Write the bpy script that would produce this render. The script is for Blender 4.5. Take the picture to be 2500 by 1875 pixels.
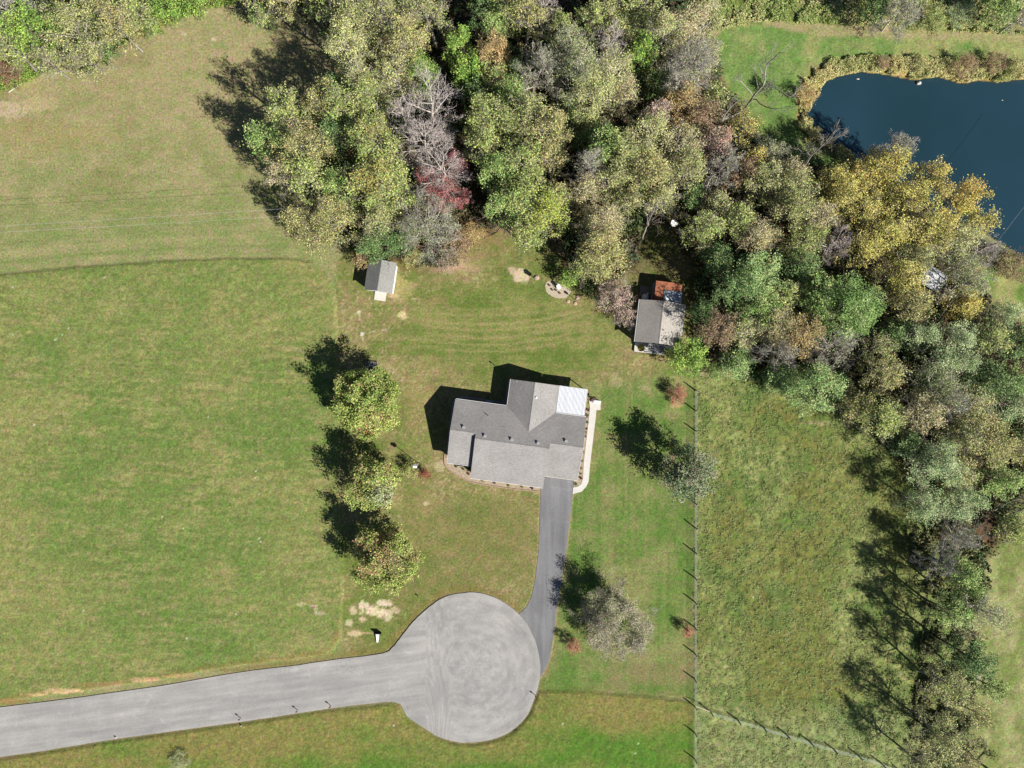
import bpy, math, random
import numpy as np
from mathutils import Vector
from mathutils.geometry import tessellate_polygon

for o in list(bpy.data.objects): bpy.data.objects.remove(o)
SC = bpy.context.scene
COL = SC.collection
RNG = np.random.default_rng(7)
random.seed(7)

# ---------------------------------------------------------------- camera, sky, sun, exposure
CAMH = 108.0          # metres above the yard
PXM = 16.0            # photo pixels per metre on the ground
cam = bpy.data.cameras.new('camera'); cam.lens_unit = 'FOV'
cam.sensor_fit = 'HORIZONTAL'; cam.angle = 2*math.atan(1250/PXM/CAMH)
cam.clip_end = 9000; cam.clip_start = 1
co = bpy.data.objects.new('camera', cam); COL.objects.link(co); co.location = (0, 0, CAMH)
SC.camera = co
SUN_EL = math.radians(39); TO_SUN = (0.799, -0.602)
w = bpy.data.worlds.new("World"); SC.world = w; w.use_nodes = True
nt = w.node_tree; bg = nt.nodes['Background']; bg.inputs[1].default_value = 0.05
sk = nt.nodes.new('ShaderNodeTexSky'); sk.sky_type = 'NISHITA'; sk.sun_disc = False
sk.air_density = .55; sk.dust_density = .2; sk.ozone_density = 1.5; sk.sun_elevation = SUN_EL; sk.sun_rotation = math.atan2(TO_SUN[0], TO_SUN[1])
nt.links.new(sk.outputs[0], bg.inputs[0])
sl = bpy.data.lights.new('sun', 'SUN'); sl.energy = 4.6; sl.angle = math.radians(.55); sl.color = (1, .955, .88)
so = bpy.data.objects.new('sun', sl); COL.objects.link(so)
d = Vector((TO_SUN[0]*math.cos(SUN_EL), TO_SUN[1]*math.cos(SUN_EL), math.sin(SUN_EL)))
so.rotation_euler = d.to_track_quat('Z', 'Y').to_euler(); so.location = (60, -50, 60)
SC.view_settings.view_transform = 'Standard'; SC.view_settings.look = 'None'
SC.view_settings.exposure = 1.04; SC.view_settings.gamma = 1
try: SC.cycles.max_bounces = 4; SC.cycles.diffuse_bounces = 2; SC.cycles.transparent_max_bounces = 4
except Exception: pass

# ---------------------------------------------------------------- small helpers
def lin(c): c = c/255.; return c/12.92 if c <= .04045 else ((c+.055)/1.055)**2.4
KA = 0.62
def A(r, g, b, k=KA): return (lin(r)*k, lin(g)*k, lin(b)*k)
def P(px, py, z=0.0):
    k = (1-z/CAMH)/PXM
    return ((px-1250)*k, (937.5-py)*k, z)
def link(o, parent=None):
    COL.objects.link(o)
    if parent is not None: o.parent = parent
    return o
def tag(o, label=None, cat=None, group=None, kind=None):
    if label: o['label'] = label
    if cat: o['category'] = cat
    if group: o['group'] = group
    if kind: o['kind'] = kind
    return o
def empty(name, loc=(0, 0, 0), rz=0, label=None, cat=None, group=None):
    o = bpy.data.objects.new(name, None); o.location = loc; o.rotation_euler = (0, 0, rz); link(o)
    o.empty_display_size = .3
    return tag(o, label, cat, group)
def npmesh(name, V, F, mat, parent=None, col=None, smooth=False, loc=None):
    """V (n,3), F (m,k) all faces with the same number of corners"""
    V = np.asarray(V, dtype=np.float32); F = np.asarray(F, dtype=np.int32)
    me = bpy.data.meshes.new(name); k = F.shape[1]
    me.vertices.add(len(V)); me.vertices.foreach_set('co', V.ravel())
    me.loops.add(F.size); me.loops.foreach_set('vertex_index', F.ravel())
    me.polygons.add(len(F)); me.polygons.foreach_set('loop_start', np.arange(0, F.size, k, dtype=np.int32))
    me.polygons.foreach_set('use_smooth', np.full(len(F), smooth))
    if col is not None:
        a = me.color_attributes.new('Col', 'FLOAT_COLOR', 'POINT')
        c = np.ones((len(V), 4), dtype=np.float32); c[:, :3] = col
        a.data.foreach_set('color', c.ravel())
    me.update(calc_edges=True); me.validate()
    me.materials.append(mat)
    o = bpy.data.objects.new(name, me); link(o, parent)
    if loc is not None: o.location = loc
    return o
class MB:
    def __init__(s): s.v = []; s.f = []
    def poly(s, pts): n = len(s.v); s.v += [tuple(p) for p in pts]; s.f.append(list(range(n, n+len(pts))))
    def hexa(s, b, t):
        n = len(s.v); s.v += [tuple(p) for p in b]+[tuple(p) for p in t]
        s.f += [[n+3, n+2, n+1, n], [n+4, n+5, n+6, n+7]]+[[n+i, n+(i+1) % 4, n+4+(i+1) % 4, n+4+i] for i in range(4)]
    def box(s, x0, x1, y0, y1, z0, z1):
        s.hexa([(x0, y0, z0), (x1, y0, z0), (x1, y1, z0), (x0, y1, z0)], [(x0, y0, z1), (x1, y0, z1), (x1, y1, z1), (x0, y1, z1)])
    def slab(s, pts, th):
        """thick sheet: top face pts (ccw from above), th downwards"""
        n = len(s.v); k = len(pts)
        s.v += [tuple(p) for p in pts]+[(p[0], p[1], p[2]-th) for p in pts]
        s.f.append([n+i for i in range(k)]); s.f.append([n+k+i for i in reversed(range(k))])
        s.f += [[n+i, n+k+i, n+k+(i+1) % k, n+(i+1) % k] for i in range(k)]
    def tube(s, a, b, r0, r1=None, n=8, cap=True):
        r1 = r0 if r1 is None else r1
        a, b = Vector(a), Vector(b); d = (b-a).normalized()
        u = d.orthogonal().normalized(); v = d.cross(u); m = len(s.v)
        for p, r in ((a, r0), (b, r1)):
            for i in range(n):
                t = 2*math.pi*i/n; s.v.append(tuple(p+u*math.cos(t)*r+v*math.sin(t)*r))
        s.f += [[m+i, m+(i+1) % n, m+n+(i+1) % n, m+n+i] for i in range(n)]
        if cap: s.f += [[m+n+i for i in range(n)], [m+i for i in reversed(range(n))]]
    def lathe(s, c, prof, n=16):
        m = len(s.v)
        for r, z in prof:
            for i in range(n):
                t = 2*math.pi*i/n; s.v.append((c[0]+r*math.cos(t), c[1]+r*math.sin(t), c[2]+z))
        for j in range(len(prof)-1):
            s.f += [[m+j*n+i, m+j*n+(i+1) % n, m+(j+1)*n+(i+1) % n, m+(j+1)*n+i] for i in range(n)]
        s.f += [[m+(len(prof)-1)*n+i for i in range(n)], [m+i for i in reversed(range(n))]]
    def build(s, name, mat, parent=None, bevel=0, smooth=False, loc=None):
        me = bpy.data.meshes.new(name); me.from_pydata(s.v, [], s.f); me.update()
        me.materials.append(mat)
        if smooth:
            for p in me.polygons: p.use_smooth = True
        o = bpy.data.objects.new(name, me); link(o, parent)
        if loc is not None: o.location = loc
        if bevel:
            m = o.modifiers.new('b', 'BEVEL'); m.width = bevel; m.segments = 2; m.limit_method = 'ANGLE'
        return o
def catmull(pts, n=6, closed=True):
    pts = [np.array(p, float) for p in pts]; out = []; N = len(pts)
    rngN = range(N) if closed else range(N-1)
    for i in rngN:
        p0 = pts[(i-1) % N] if closed or i > 0 else pts[0]; p1 = pts[i]; p2 = pts[(i+1) % N]
        p3 = pts[(i+2) % N] if closed or i < N-2 else pts[-1]
        for k in range(n):
            t = k/n
            out.append(.5*((2*p1)+(-p0+p2)*t+(2*p0-5*p1+4*p2-p3)*t*t+(-p0+3*p1-3*p2+p3)*t**3))
    if not closed: out.append(pts[-1])
    return out
def prism(name, pxpts, z0, z1, mat, parent=None, jitter=0, world=False):
    pts = [tuple(p)[:2] if world else P(p[0], p[1])[:2] for p in pxpts]
    if jitter: pts = [(x+random.uniform(-jitter, jitter), y+random.uniform(-jitter, jitter)) for x, y in pts]
    a = sum(pts[i][0]*pts[(i+1) % len(pts)][1]-pts[(i+1) % len(pts)][0]*pts[i][1] for i in range(len(pts)))
    if a < 0: pts = pts[::-1]
    n = len(pts); tri = tessellate_polygon([[Vector((x, y, 0)) for x, y in pts]])
    v = [(x, y, z1) for x, y in pts]+[(x, y, z0) for x, y in pts]
    f = []
    for t in tri:
        p, q, r = [Vector(v[i]) for i in t]
        f.append(list(t) if (q-p).cross(r-p).z > 0 else [t[0], t[2], t[1]])
    f += [[i, n+i, n+(i+1) % n, (i+1) % n] for i in range(n)]
    me = bpy.data.meshes.new(name); me.from_pydata(v, [], f); me.update(); me.materials.append(mat)
    return link(bpy.data.objects.new(name, me), parent)

# ---------------------------------------------------------------- materials
def mat(name, col, rough=.8, spec=.3, var=.0, scale=2., bump=0, bscale=None, metal=0, col2=None, stretch=None, detail=4):
    m = bpy.data.materials.new(name); m.use_nodes = True; t = m.node_tree; b = t.nodes['Principled BSDF']
    b.inputs['Roughness'].default_value = rough; b.inputs['Specular IOR Level'].default_value = spec
    b.inputs['Metallic'].default_value = metal
    b.inputs['Base Color'].default_value = (*col, 1)
    if var or col2 or bump:
        tc = t.nodes.new('ShaderNodeTexCoord'); mp = t.nodes.new('ShaderNodeMapping')
        t.links.new(tc.outputs['Object'], mp.inputs[0])
        if stretch: mp.inputs['Scale'].default_value = stretch
        n = t.nodes.new('ShaderNodeTexNoise'); n.inputs['Scale'].default_value = scale; n.inputs['Detail'].default_value = detail
        n.inputs['Roughness'].default_value = .65
        t.links.new(mp.outputs[0], n.inputs[0])
        r = t.nodes.new('ShaderNodeValToRGB'); r.color_ramp.elements[0].position = .3; r.color_ramp.elements[1].position = .7
        c2 = col2 if col2 else tuple(c*(1+var) for c in col)
        c1 = col if col2 else tuple(c*(1-var) for c in col)
        r.color_ramp.elements[0].color = (*c1, 1); r.color_ramp.elements[1].color = (*c2, 1)
        t.links.new(n.outputs[0], r.inputs[0]); t.links.new(r.outputs[0], b.inputs['Base Color'])
        if bump:
            nb = t.nodes.new('ShaderNodeTexNoise'); nb.inputs['Scale'].default_value = bscale or scale*4; nb.inputs['Detail'].default_value = 3
            t.links.new(mp.outputs[0], nb.inputs[0])
            bp = t.nodes.new('ShaderNodeBump'); bp.inputs['Strength'].default_value = bump; bp.inputs['Distance'].default_value = .05
            t.links.new(nb.outputs[0], bp.inputs['Height']); t.links.new(bp.outputs[0], b.inputs['Normal'])
    return m
def node(t, kind, **kw):
    n = t.nodes.new(kind)
    for k, v in kw.items():
        if k.startswith('i'): n.inputs[int(k[1:])].default_value = v
        else: setattr(n, k, v)
    return n

def ground_mat():
    m = bpy.data.materials.new('ground_cover'); m.use_nodes = True; t = m.node_tree; b = t.nodes['Principled BSDF']
    b.inputs['Roughness'].default_value = .95; b.inputs['Specular IOR Level'].default_value = .1
    at = node(t, 'ShaderNodeAttribute', attribute_name='Col')
    tc = t.nodes.new('ShaderNodeTexCoord')
    n1 = node(t, 'ShaderNodeTexNoise'); n1.inputs['Scale'].default_value = 3.2; n1.inputs['Detail'].default_value = 6; n1.inputs['Roughness'].default_value = .8
    n2 = node(t, 'ShaderNodeTexNoise'); n2.inputs['Scale'].default_value = .9; n2.inputs['Detail'].default_value = 5; n2.inputs['Roughness'].default_value = .7
    t.links.new(tc.outputs['Object'], n1.inputs[0]); t.links.new(tc.outputs['Object'], n2.inputs[0])
    r1 = node(t, 'ShaderNodeMapRange', i1=.3, i2=.7, i3=.45, i4=1.5); t.links.new(n1.outputs[0], r1.inputs[0])
    r2 = node(t, 'ShaderNodeMapRange', i1=.3, i2=.7, i3=0., i4=1.); t.links.new(n2.outputs[0], r2.inputs[0])
    # straw / blade tint
    mx = node(t, 'ShaderNodeMix', data_type='RGBA', blend_type='MULTIPLY')
    tint = node(t, 'ShaderNodeMix', data_type='RGBA')
    tint.inputs[6].default_value = (.82, 1.08, .72, 1); tint.inputs[7].default_value = (1.18, .97, 1.2, 1)
    t.links.new(r2.outputs[0], tint.inputs[0])
    mx.inputs[0].default_value = 1
    t.links.new(at.outputs['Color'], mx.inputs[6]); t.links.new(tint.outputs[2], mx.inputs[7])
    mv = node(t, 'ShaderNodeVectorMath', operation='SCALE'); t.links.new(mx.outputs[2], mv.inputs[0]); t.links.new(r1.outputs[0], mv.inputs[3])
    n4 = node(t, 'ShaderNodeTexNoise'); n4.inputs['Scale'].default_value = 2.3; n4.inputs['Detail'].default_value = 5; n4.inputs['Roughness'].default_value = .85
    t.links.new(tc.outputs['Object'], n4.inputs[0])
    ma = node(t, 'ShaderNodeVectorMath', operation='MULTIPLY_ADD'); ma.inputs[1].default_value = (1.1, .9, 1.9); ma.inputs[2].default_value = (.45, .55, .05)
    t.links.new(n4.outputs['Color'], ma.inputs[0])
    mu = node(t, 'ShaderNodeVectorMath', operation='MULTIPLY'); t.links.new(mv.outputs[0], mu.inputs[0]); t.links.new(ma.outputs[0], mu.inputs[1])
    t.links.new(mu.outputs[0], b.inputs['Base Color'])
    bp = node(t, 'ShaderNodeBump'); bp.inputs['Strength'].default_value = .7; bp.inputs['Distance'].default_value = .08
    t.links.new(n1.outputs[0], bp.inputs['Height']); t.links.new(bp.outputs[0], b.inputs['Normal'])
    return m
def leaf_mat(name='foliage', trans=.2):
    m = bpy.data.materials.new(name); m.use_nodes = True; t = m.node_tree
    b = t.nodes['Principled BSDF']; out = t.nodes['Material Output']
    at = node(t, 'ShaderNodeAttribute', attribute_name='Col')
    b.inputs['Roughness'].default_value = .7; b.inputs['Specular IOR Level'].default_value = .25
    t.links.new(at.outputs['Color'], b.inputs['Base Color'])
    tr = t.nodes.new('ShaderNodeBsdfTranslucent'); t.links.new(at.outputs['Color'], tr.inputs[0])
    mx = t.nodes.new('ShaderNodeMixShader'); mx.inputs[0].default_value = trans
    t.links.new(b.outputs[0], mx.inputs[1]); t.links.new(tr.outputs[0], mx.inputs[2]); t.links.new(mx.outputs[0], out.inputs[0])
    return m
def shingle_mat(name, c1, c2, axis):
    """asphalt shingles: blotchy tabs plus course lines along the local axis that runs up the slope"""
    m = bpy.data.materials.new(name); m.use_nodes = True; t = m.node_tree; b = t.nodes['Principled BSDF']
    b.inputs['Roughness'].default_value = .9; b.inputs['Specular IOR Level'].default_value = .2
    tc = t.nodes.new('ShaderNodeTexCoord')
    mp = t.nodes.new('ShaderNodeMapping'); t.links.new(tc.outputs['Object'], mp.inputs[0])
    mp.inputs['Scale'].default_value = (1, 2.2, 1) if axis == 'Y' else (2.2, 1, 1)
    n = node(t, 'ShaderNodeTexNoise'); n.inputs['Scale'].default_value = 3.2; n.inputs['Detail'].default_value = 5; n.inputs['Roughness'].default_value = .75
    t.links.new(mp.outputs[0], n.inputs[0])
    r = t.nodes.new('ShaderNodeValToRGB'); r.color_ramp.elements[0].position = .34; r.color_ramp.elements[1].position = .66
    r.color_ramp.elements[0].color = (*c1, 1); r.color_ramp.elements[1].color = (*c2, 1)
    t.links.new(n.outputs[0], r.inputs[0])
    wv = node(t, 'ShaderNodeTexWave', wave_type='BANDS', bands_direction=axis, wave_profile='SAW'); wv.inputs['Scale'].default_value = .314*5.6
    wv.inputs['Distortion'].default_value = .3
    t.links.new(tc.outputs['Object'], wv.inputs[0])
    mr = node(t, 'ShaderNodeMapRange', i1=0, i2=1, i3=.84, i4=1.06); t.links.new(wv.outputs[0], mr.inputs[0])
    mv = node(t, 'ShaderNodeVectorMath', operation='SCALE'); t.links.new(r.outputs[0], mv.inputs[0]); t.links.new(mr.outputs[0], mv.inputs[3])
    n3 = node(t, 'ShaderNodeTexNoise'); n3.inputs['Scale'].default_value = .35; t.links.new(tc.outputs['Object'], n3.inputs[0])
    m3 = node(t, 'ShaderNodeMapRange', i1=.3, i2=.7, i3=.9, i4=1.08); t.links.new(n3.outputs[0], m3.inputs[0])
    mw = node(t, 'ShaderNodeVectorMath', operation='SCALE'); t.links.new(mv.outputs[0], mw.inputs[0]); t.links.new(m3.outputs[0], mw.inputs[3])
    t.links.new(mw.outputs[0], b.inputs['Base Color'])
    bp = node(t, 'ShaderNodeBump'); bp.inputs['Strength'].default_value = .5; bp.inputs['Distance'].default_value = .02
    t.links.new(wv.outputs[0], bp.inputs['Height']); t.links.new(bp.outputs[0], b.inputs['Normal'])
    return m
def asphalt_mat(name, c, cd, cl, swirl=None):
    m = bpy.data.materials.new(name); m.use_nodes = True; t = m.node_tree; b = t.nodes['Principled BSDF']
    b.inputs['Roughness'].default_value = .85; b.inputs['Specular IOR Level'].default_value = .2
    tc = t.nodes.new('ShaderNodeTexCoord')
    if swirl:
        cx, cy = swirl
        sb = node(t, 'ShaderNodeVectorMath', operation='SUBTRACT'); sb.inputs[1].default_value = (cx, cy, 0)
        t.links.new(tc.outputs['Object'], sb.inputs[0])
        sx = t.nodes.new('ShaderNodeSeparateXYZ'); t.links.new(sb.outputs[0], sx.inputs[0])
        ln = node(t, 'ShaderNodeVectorMath', operation='LENGTH'); t.links.new(sb.outputs[0], ln.inputs[0])
        # polar coordinates inside the turning circle, straight along the road outside it
        an = node(t, 'ShaderNodeMath', operation='ARCTAN2'); t.links.new(sx.outputs[1], an.inputs[0]); t.links.new(sx.outputs[0], an.inputs[1])
        ay = node(t, 'ShaderNodeMath', operation='MULTIPLY', i1=3.2); t.links.new(an.outputs[0], ay.inputs[0])
        cp = t.nodes.new('ShaderNodeCombineXYZ'); t.links.new(ln.outputs['Value'], cp.inputs[0]); t.links.new(ay.outputs[0], cp.inputs[1])
        mr = t.nodes.new('ShaderNodeMapping'); mr.inputs['Rotation'].default_value = (0, 0, -math.radians(8.5)); t.links.new(sb.outputs[0], mr.inputs[0])
        ms = t.nodes.new('ShaderNodeSeparateXYZ'); t.links.new(mr.outputs[0], ms.inputs[0])
        xs = node(t, 'ShaderNodeMath', operation='MULTIPLY', i1=.09); t.links.new(ms.outputs[0], xs.inputs[0])
        cl2 = t.nodes.new('ShaderNodeCombineXYZ'); t.links.new(ms.outputs[1], cl2.inputs[0]); t.links.new(xs.outputs[0], cl2.inputs[1])
        gate = node(t, 'ShaderNodeMapRange', i1=-7., i2=-3., i3=0., i4=1.); t.links.new(sx.outputs[0], gate.inputs[0])
        vm = node(t, 'ShaderNodeMix', data_type='VECTOR'); t.links.new(gate.outputs[0], vm.inputs[0])
        t.links.new(cl2.outputs[0], vm.inputs[4]); t.links.new(cp.outputs[0], vm.inputs[5])
        vec = vm.outputs[1]
    else:
        mp = t.nodes.new('ShaderNodeMapping'); mp.inputs['Scale'].default_value = (1.2, .09, 1); mp.inputs['Rotation'].default_value = (0, 0, math.radians(4))
        t.links.new(tc.outputs['Object'], mp.inputs[0]); vec = mp.outputs[0]
    ns = node(t, 'ShaderNodeTexNoise'); ns.inputs['Scale'].default_value = .8; ns.inputs['Detail'].default_value = 6; ns.inputs['Roughness'].default_value = .6
    t.links.new(vec, ns.inputs[0])
    nb = node(t, 'ShaderNodeTexNoise'); nb.inputs['Scale'].default_value = .16; nb.inputs['Detail'].default_value = 5; nb.inputs['Roughness'].default_value = .6
    t.links.new(tc.outputs['Object'], nb.inputs[0])
    nf = node(t, 'ShaderNodeTexNoise'); nf.inputs['Scale'].default_value = 5; nf.inputs['Detail'].default_value = 4; nf.inputs['Roughness'].default_value = .8
    t.links.new(tc.outputs['Object'], nf.inputs[0])
    ad = node(t, 'ShaderNodeMath', operation='MULTIPLY_ADD', i1=.6); t.links.new(ns.outputs[0], ad.inputs[0])
    a2 = node(t, 'ShaderNodeMath', operation='MULTIPLY_ADD', i1=.4, i2=0.); t.links.new(nb.outputs[0], a2.inputs[0]); t.links.new(a2.outputs[0], ad.inputs[2])
    r = t.nodes.new('ShaderNodeValToRGB'); e = r.color_ramp.elements; e[0].position = .36; e[1].position = .62; e[0].color = (*cd, 1); e[1].color = (*cl, 1)
    k = e.new(.48); k.color = (*c, 1)
    t.links.new(ad.outputs[0], r.inputs[0])
    nd = node(t, 'ShaderNodeTexNoise'); nd.inputs['Scale'].default_value = 2.2; nd.inputs['Detail'].default_value = 2; t.links.new(tc.outputs['Object'], nd.inputs[0])
    ne = node(t, 'ShaderNodeTexNoise'); ne.inputs['Scale'].default_value = .13; t.links.new(tc.outputs['Object'], ne.inputs[0])
    n_a = node(t, 'ShaderNodeMath', operation='MULTIPLY'); t.links.new(nd.outputs[0], n_a.inputs[0]); t.links.new(ne.outputs[0], n_a.inputs[1])
    m5 = node(t, 'ShaderNodeMapRange', i1=.40, i2=.45, i3=1., i4=.86); t.links.new(n_a.outputs[0], m5.inputs[0])
    np_ = node(t, 'ShaderNodeTexNoise'); np_.inputs['Scale'].default_value = .42; np_.inputs['Detail'].default_value = 8; np_.inputs['Distortion'].default_value = 1.2; t.links.new(tc.outputs['Object'], np_.inputs[0])
    m6 = node(t, 'ShaderNodeMapRange', i1=.6, i2=.72, i3=1., i4=1.16); t.links.new(np_.outputs[0], m6.inputs[0])
    mm = node(t, 'ShaderNodeMath', operation='MULTIPLY'); t.links.new(m5.outputs[0], mm.inputs[0]); t.links.new(m6.outputs[0], mm.inputs[1])
    m4 = node(t, 'ShaderNodeMapRange', i1=.3, i2=.7, i3=.86, i4=1.12); t.links.new(nf.outputs[0], m4.inputs[0])
    m7 = node(t, 'ShaderNodeMath', operation='MULTIPLY'); t.links.new(m4.outputs[0], m7.inputs[0]); t.links.new(mm.outputs[0], m7.inputs[1])
    mv = node(t, 'ShaderNodeVectorMath', operation='SCALE'); t.links.new(r.outputs[0], mv.inputs[0]); t.links.new(m7.outputs[0], mv.inputs[3])
    t.links.new(mv.outputs[0], b.inputs['Base Color'])
    return m
M_GROUND = ground_mat(); M_LEAF = leaf_mat(); M_REED = leaf_mat('reeds', .2)
M_BARK = mat('bark', A(120, 108, 95), .95, .1, .3, 3)
M_PALEBARK = mat('pale_bark', A(214, 204, 194), .9, .1, .2, 3)
M_ROOF_EW = shingle_mat('grey_shingles', (.185, .176, .17), (.30, .288, .278), 'Y')
M_ROOF_NS = shingle_mat('grey_shingles_wing', (.185, .176, .168), (.30, .288, .278), 'X')
M_SHED_ROOF = shingle_mat('shed_shingles', (.16, .158, .148), (.25, .248, .235), 'X')
M_GAR_ROOF = shingle_mat('brown_grey_shingles', (.24, .222, .20), (.36, .335, .305), 'X')
M_DEADBARK = mat('dead_bark', A(168, 160, 150), .95, .1, .3, 2)
M_WHITE = mat('white_siding', (.62, .62, .61), .5, .4, .06, 2)
M_METALW = mat('white_metal_roofing', (.58, .595, .62), .4, .4, .12, .8, stretch=(6, .3, 1))
M_BRICK = mat('brick_wall', A(160, 120, 100), .9, .2, .2, 4)
M_TRIM = mat('white_trim', (.6, .6, .6), .5, .4, .04, 2)
M_GREY = mat('grey_metal', (.25, .25, .26), .5, .5, .1, 3)
M_DARK = mat('dark_vent', (.035, .037, .042), .6, .4, .2, 3)
M_SHADOW = mat('black_shadow', (.012, .012, .013), .8, .2, .2, 3)  # near-black tone for the drain outlet's painted shadow
M_GLASS = mat('window_glass', (.03, .04, .05), .08, .7, .1, 1)
M_CONC = mat('pale_concrete', (.46, .445, .415), .9, .2, .07, 1.5, detail=8)
M_CREAM = mat('cream_pad', (.42, .40, .355), .9, .2, .06, 2)
M_GRAVEL = mat('bed_gravel', A(182, 166, 142), .95, .1, .45, 5, bump=.6, bscale=14, detail=8)
M_PEBBLE = mat('light_gravel', A(196, 182, 160), .95, .1, .25, 6, bump=.5, bscale=14, detail=8)
M_EDGE = mat('edging_brick', A(178, 150, 132), .9, .2, .2, 5)
M_RUST = mat('rusty_sheet', (.20, .062, .03), .8, .3, .0, 1.1, col2=(.34, .14, .075), detail=7)
M_TIN = mat('pale_blue_tin', (.28, .33, .38), .45, .5, .25, 1.2, detail=6)
M_GREEN = mat('green_canvas', (.012, .085, .06), .7, .3, .15, 3)
M_WOOD = mat('weathered_wood', (.20, .17, .14), .9, .2, .25, 3, stretch=(8, 1, 1))
M_DECK = mat('grey_deck', (.17, .165, .16), .9, .2, .3, 3)
M_RED = mat('rusty_red_marker', (.16, .04, .025), .7, .3, .2, 4)
M_WIRE = mat('silvery_cable', (.3, .3, .3), .5, .5, .05, 3)
M_FWIRE = mat('fence_wire', (.26, .31, .27), .5, .5, .1, 3)
M_POST = mat('weathered_post', (.20, .17, .14), .9, .2, .3, 5)
M_PALE = mat('pale_plank', (.5, .43, .35), .9, .2, .1, 4)
M_PINK = mat('pinkish_stone', A(205, 172, 152), .95, .1, .15, 6, bump=.4)
M_ROAD = asphalt_mat('grey_asphalt', A(166, 164, 161), A(150, 149, 148), A(184, 181, 177), swirl=((1150-1250)/16, (937.5-1625)/16))
M_DRIVE = asphalt_mat('dark_asphalt', A(130, 130, 132), A(118, 118, 120), A(144, 144, 146))
mw = bpy.data.materials.new('pond_water'); mw.use_nodes = True; b_ = mw.node_tree.nodes['Principled BSDF']
t_ = mw.node_tree; nn = node(t_, 'ShaderNodeTexNoise'); nn.inputs['Scale'].default_value = .045; nn.inputs['Detail'].default_value = 3
tcw = t_.nodes.new('ShaderNodeTexCoord'); t_.links.new(tcw.outputs['Object'], nn.inputs[0])
rr = t_.nodes.new('ShaderNodeValToRGB'); rr.color_ramp.elements[0].position = .35; rr.color_ramp.elements[1].position = .65
rr.color_ramp.elements[0].color = (*A(33, 60, 71, .62), 1); rr.color_ramp.elements[1].color = (*A(40, 69, 84, .62), 1)
t_.links.new(nn.outputs[0], rr.inputs[0]); t_.links.new(rr.outputs[0], b_.inputs['Base Color'])
b_.inputs['Roughness'].default_value = .12; b_.inputs['Specular IOR Level'].default_value = .5
nw = node(t_, 'ShaderNodeTexNoise'); nw.inputs['Scale'].default_value = 1.6; nw.inputs['Detail'].default_value = 4; t_.links.new(tcw.outputs['Object'], nw.inputs[0])
bw = node(t_, 'ShaderNodeBump'); bw.inputs['Strength'].default_value = .12; bw.inputs['Distance'].default_value = .05
t_.links.new(nw.outputs[0], bw.inputs['Height']); t_.links.new(bw.outputs[0], b_.inputs['Normal'])

# ---------------------------------------------------------------- outlines, in photo pixels on the ground plane
ROAD_TOP = [(-1500, 1950), (-400, 1784), (0, 1727), (210, 1700), (398, 1673), (579, 1642), (700, 1627), (827, 1609), (934, 1595)]
CIRC = [(934, 1595), (959, 1580), (975, 1561), (1010, 1517), (1048, 1482), (1080, 1460), (1118, 1449), (1168, 1447), (1219, 1463), (1266, 1498), (1292, 1533),
        (1311, 1577), (1319, 1628), (1317, 1659), (1308, 1694), (1289, 1742), (1257, 1777), (1219, 1799), (1168, 1811), (1118, 1811), (1073, 1799), (1029, 1773), (994, 1748), (978, 1718)]
ROAD_BOT = [(940, 1713), (827, 1726), (700, 1745), (586, 1762), (289, 1803), (108, 1832), (0, 1848), (-400, 1912), (-1500, 2085)]
ROAD = [tuple(p) for p in catmull(ROAD_TOP+CIRC[1:-1], 4, closed=False)]+[tuple(p) for p in catmull([CIRC[-1]]+ROAD_BOT, 4, closed=False)]
DRIVE = [(1334, 1164), (1321, 1178), (1319, 1230), (1315, 1345), (1307, 1413), (1298, 1455), (1285, 1482), (1266, 1500), (1240, 1510), (1250, 1600), (1300, 1665), (1318, 1655), (1331, 1635), (1341, 1611), (1350, 1560), (1362, 1469), (1381, 1356), (1395, 1235), (1402, 1174)]
WALK = [(1438, 977), (1466, 979), (1466, 1001), (1456, 1001), (1453, 1030), (1441, 1128), (1437, 1175), (1431, 1188), (1420, 1200), (1398, 1206), (1399, 1190), (1411, 1188), (1419, 1181), (1423, 1168), (1425, 1128), (1432, 1070), (1440, 998)]
BED_S = [(1086, 1115), (1085, 1128), (1092, 1142), (1110, 1155), (1135, 1170), (1160, 1179), (1240, 1192), (1318, 1200), (1320, 1165), (1140, 1150), (1120, 1120)]
BED_E = [(1425, 995), (1440, 998), (1432, 1070), (1425, 1128), (1423, 1168), (1419, 1181), (1411, 1188), (1401, 1190), (1402, 1165), (1412, 1100)]
BED_W = [(1114, 972), (1126, 970), (1150, 973), (1225, 982), (1232, 975), (1240, 930), (1248, 925), (1250, 985), (1240, 1000), (1120, 985), (1100, 1110), (1088, 1118), (1096, 1050), (1104, 1000)]
POND = [(1966, 283), (1985, 252), (2003, 220), (2012, 200), (2048, 185), (2106, 174), (2167, 181), (2236, 194), (2294, 186), (2352, 203), (2395, 195), (2439, 200), (2500, 192), (2700, 180), (3100, 200), (3200, 420), (3050, 660), (2800, 690), (2620, 680), (2520, 640), (2470, 605), (2400, 560), (2300, 520), (2220, 470), (2150, 420), (2080, 382), (2035, 345), (1995, 312)]
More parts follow.
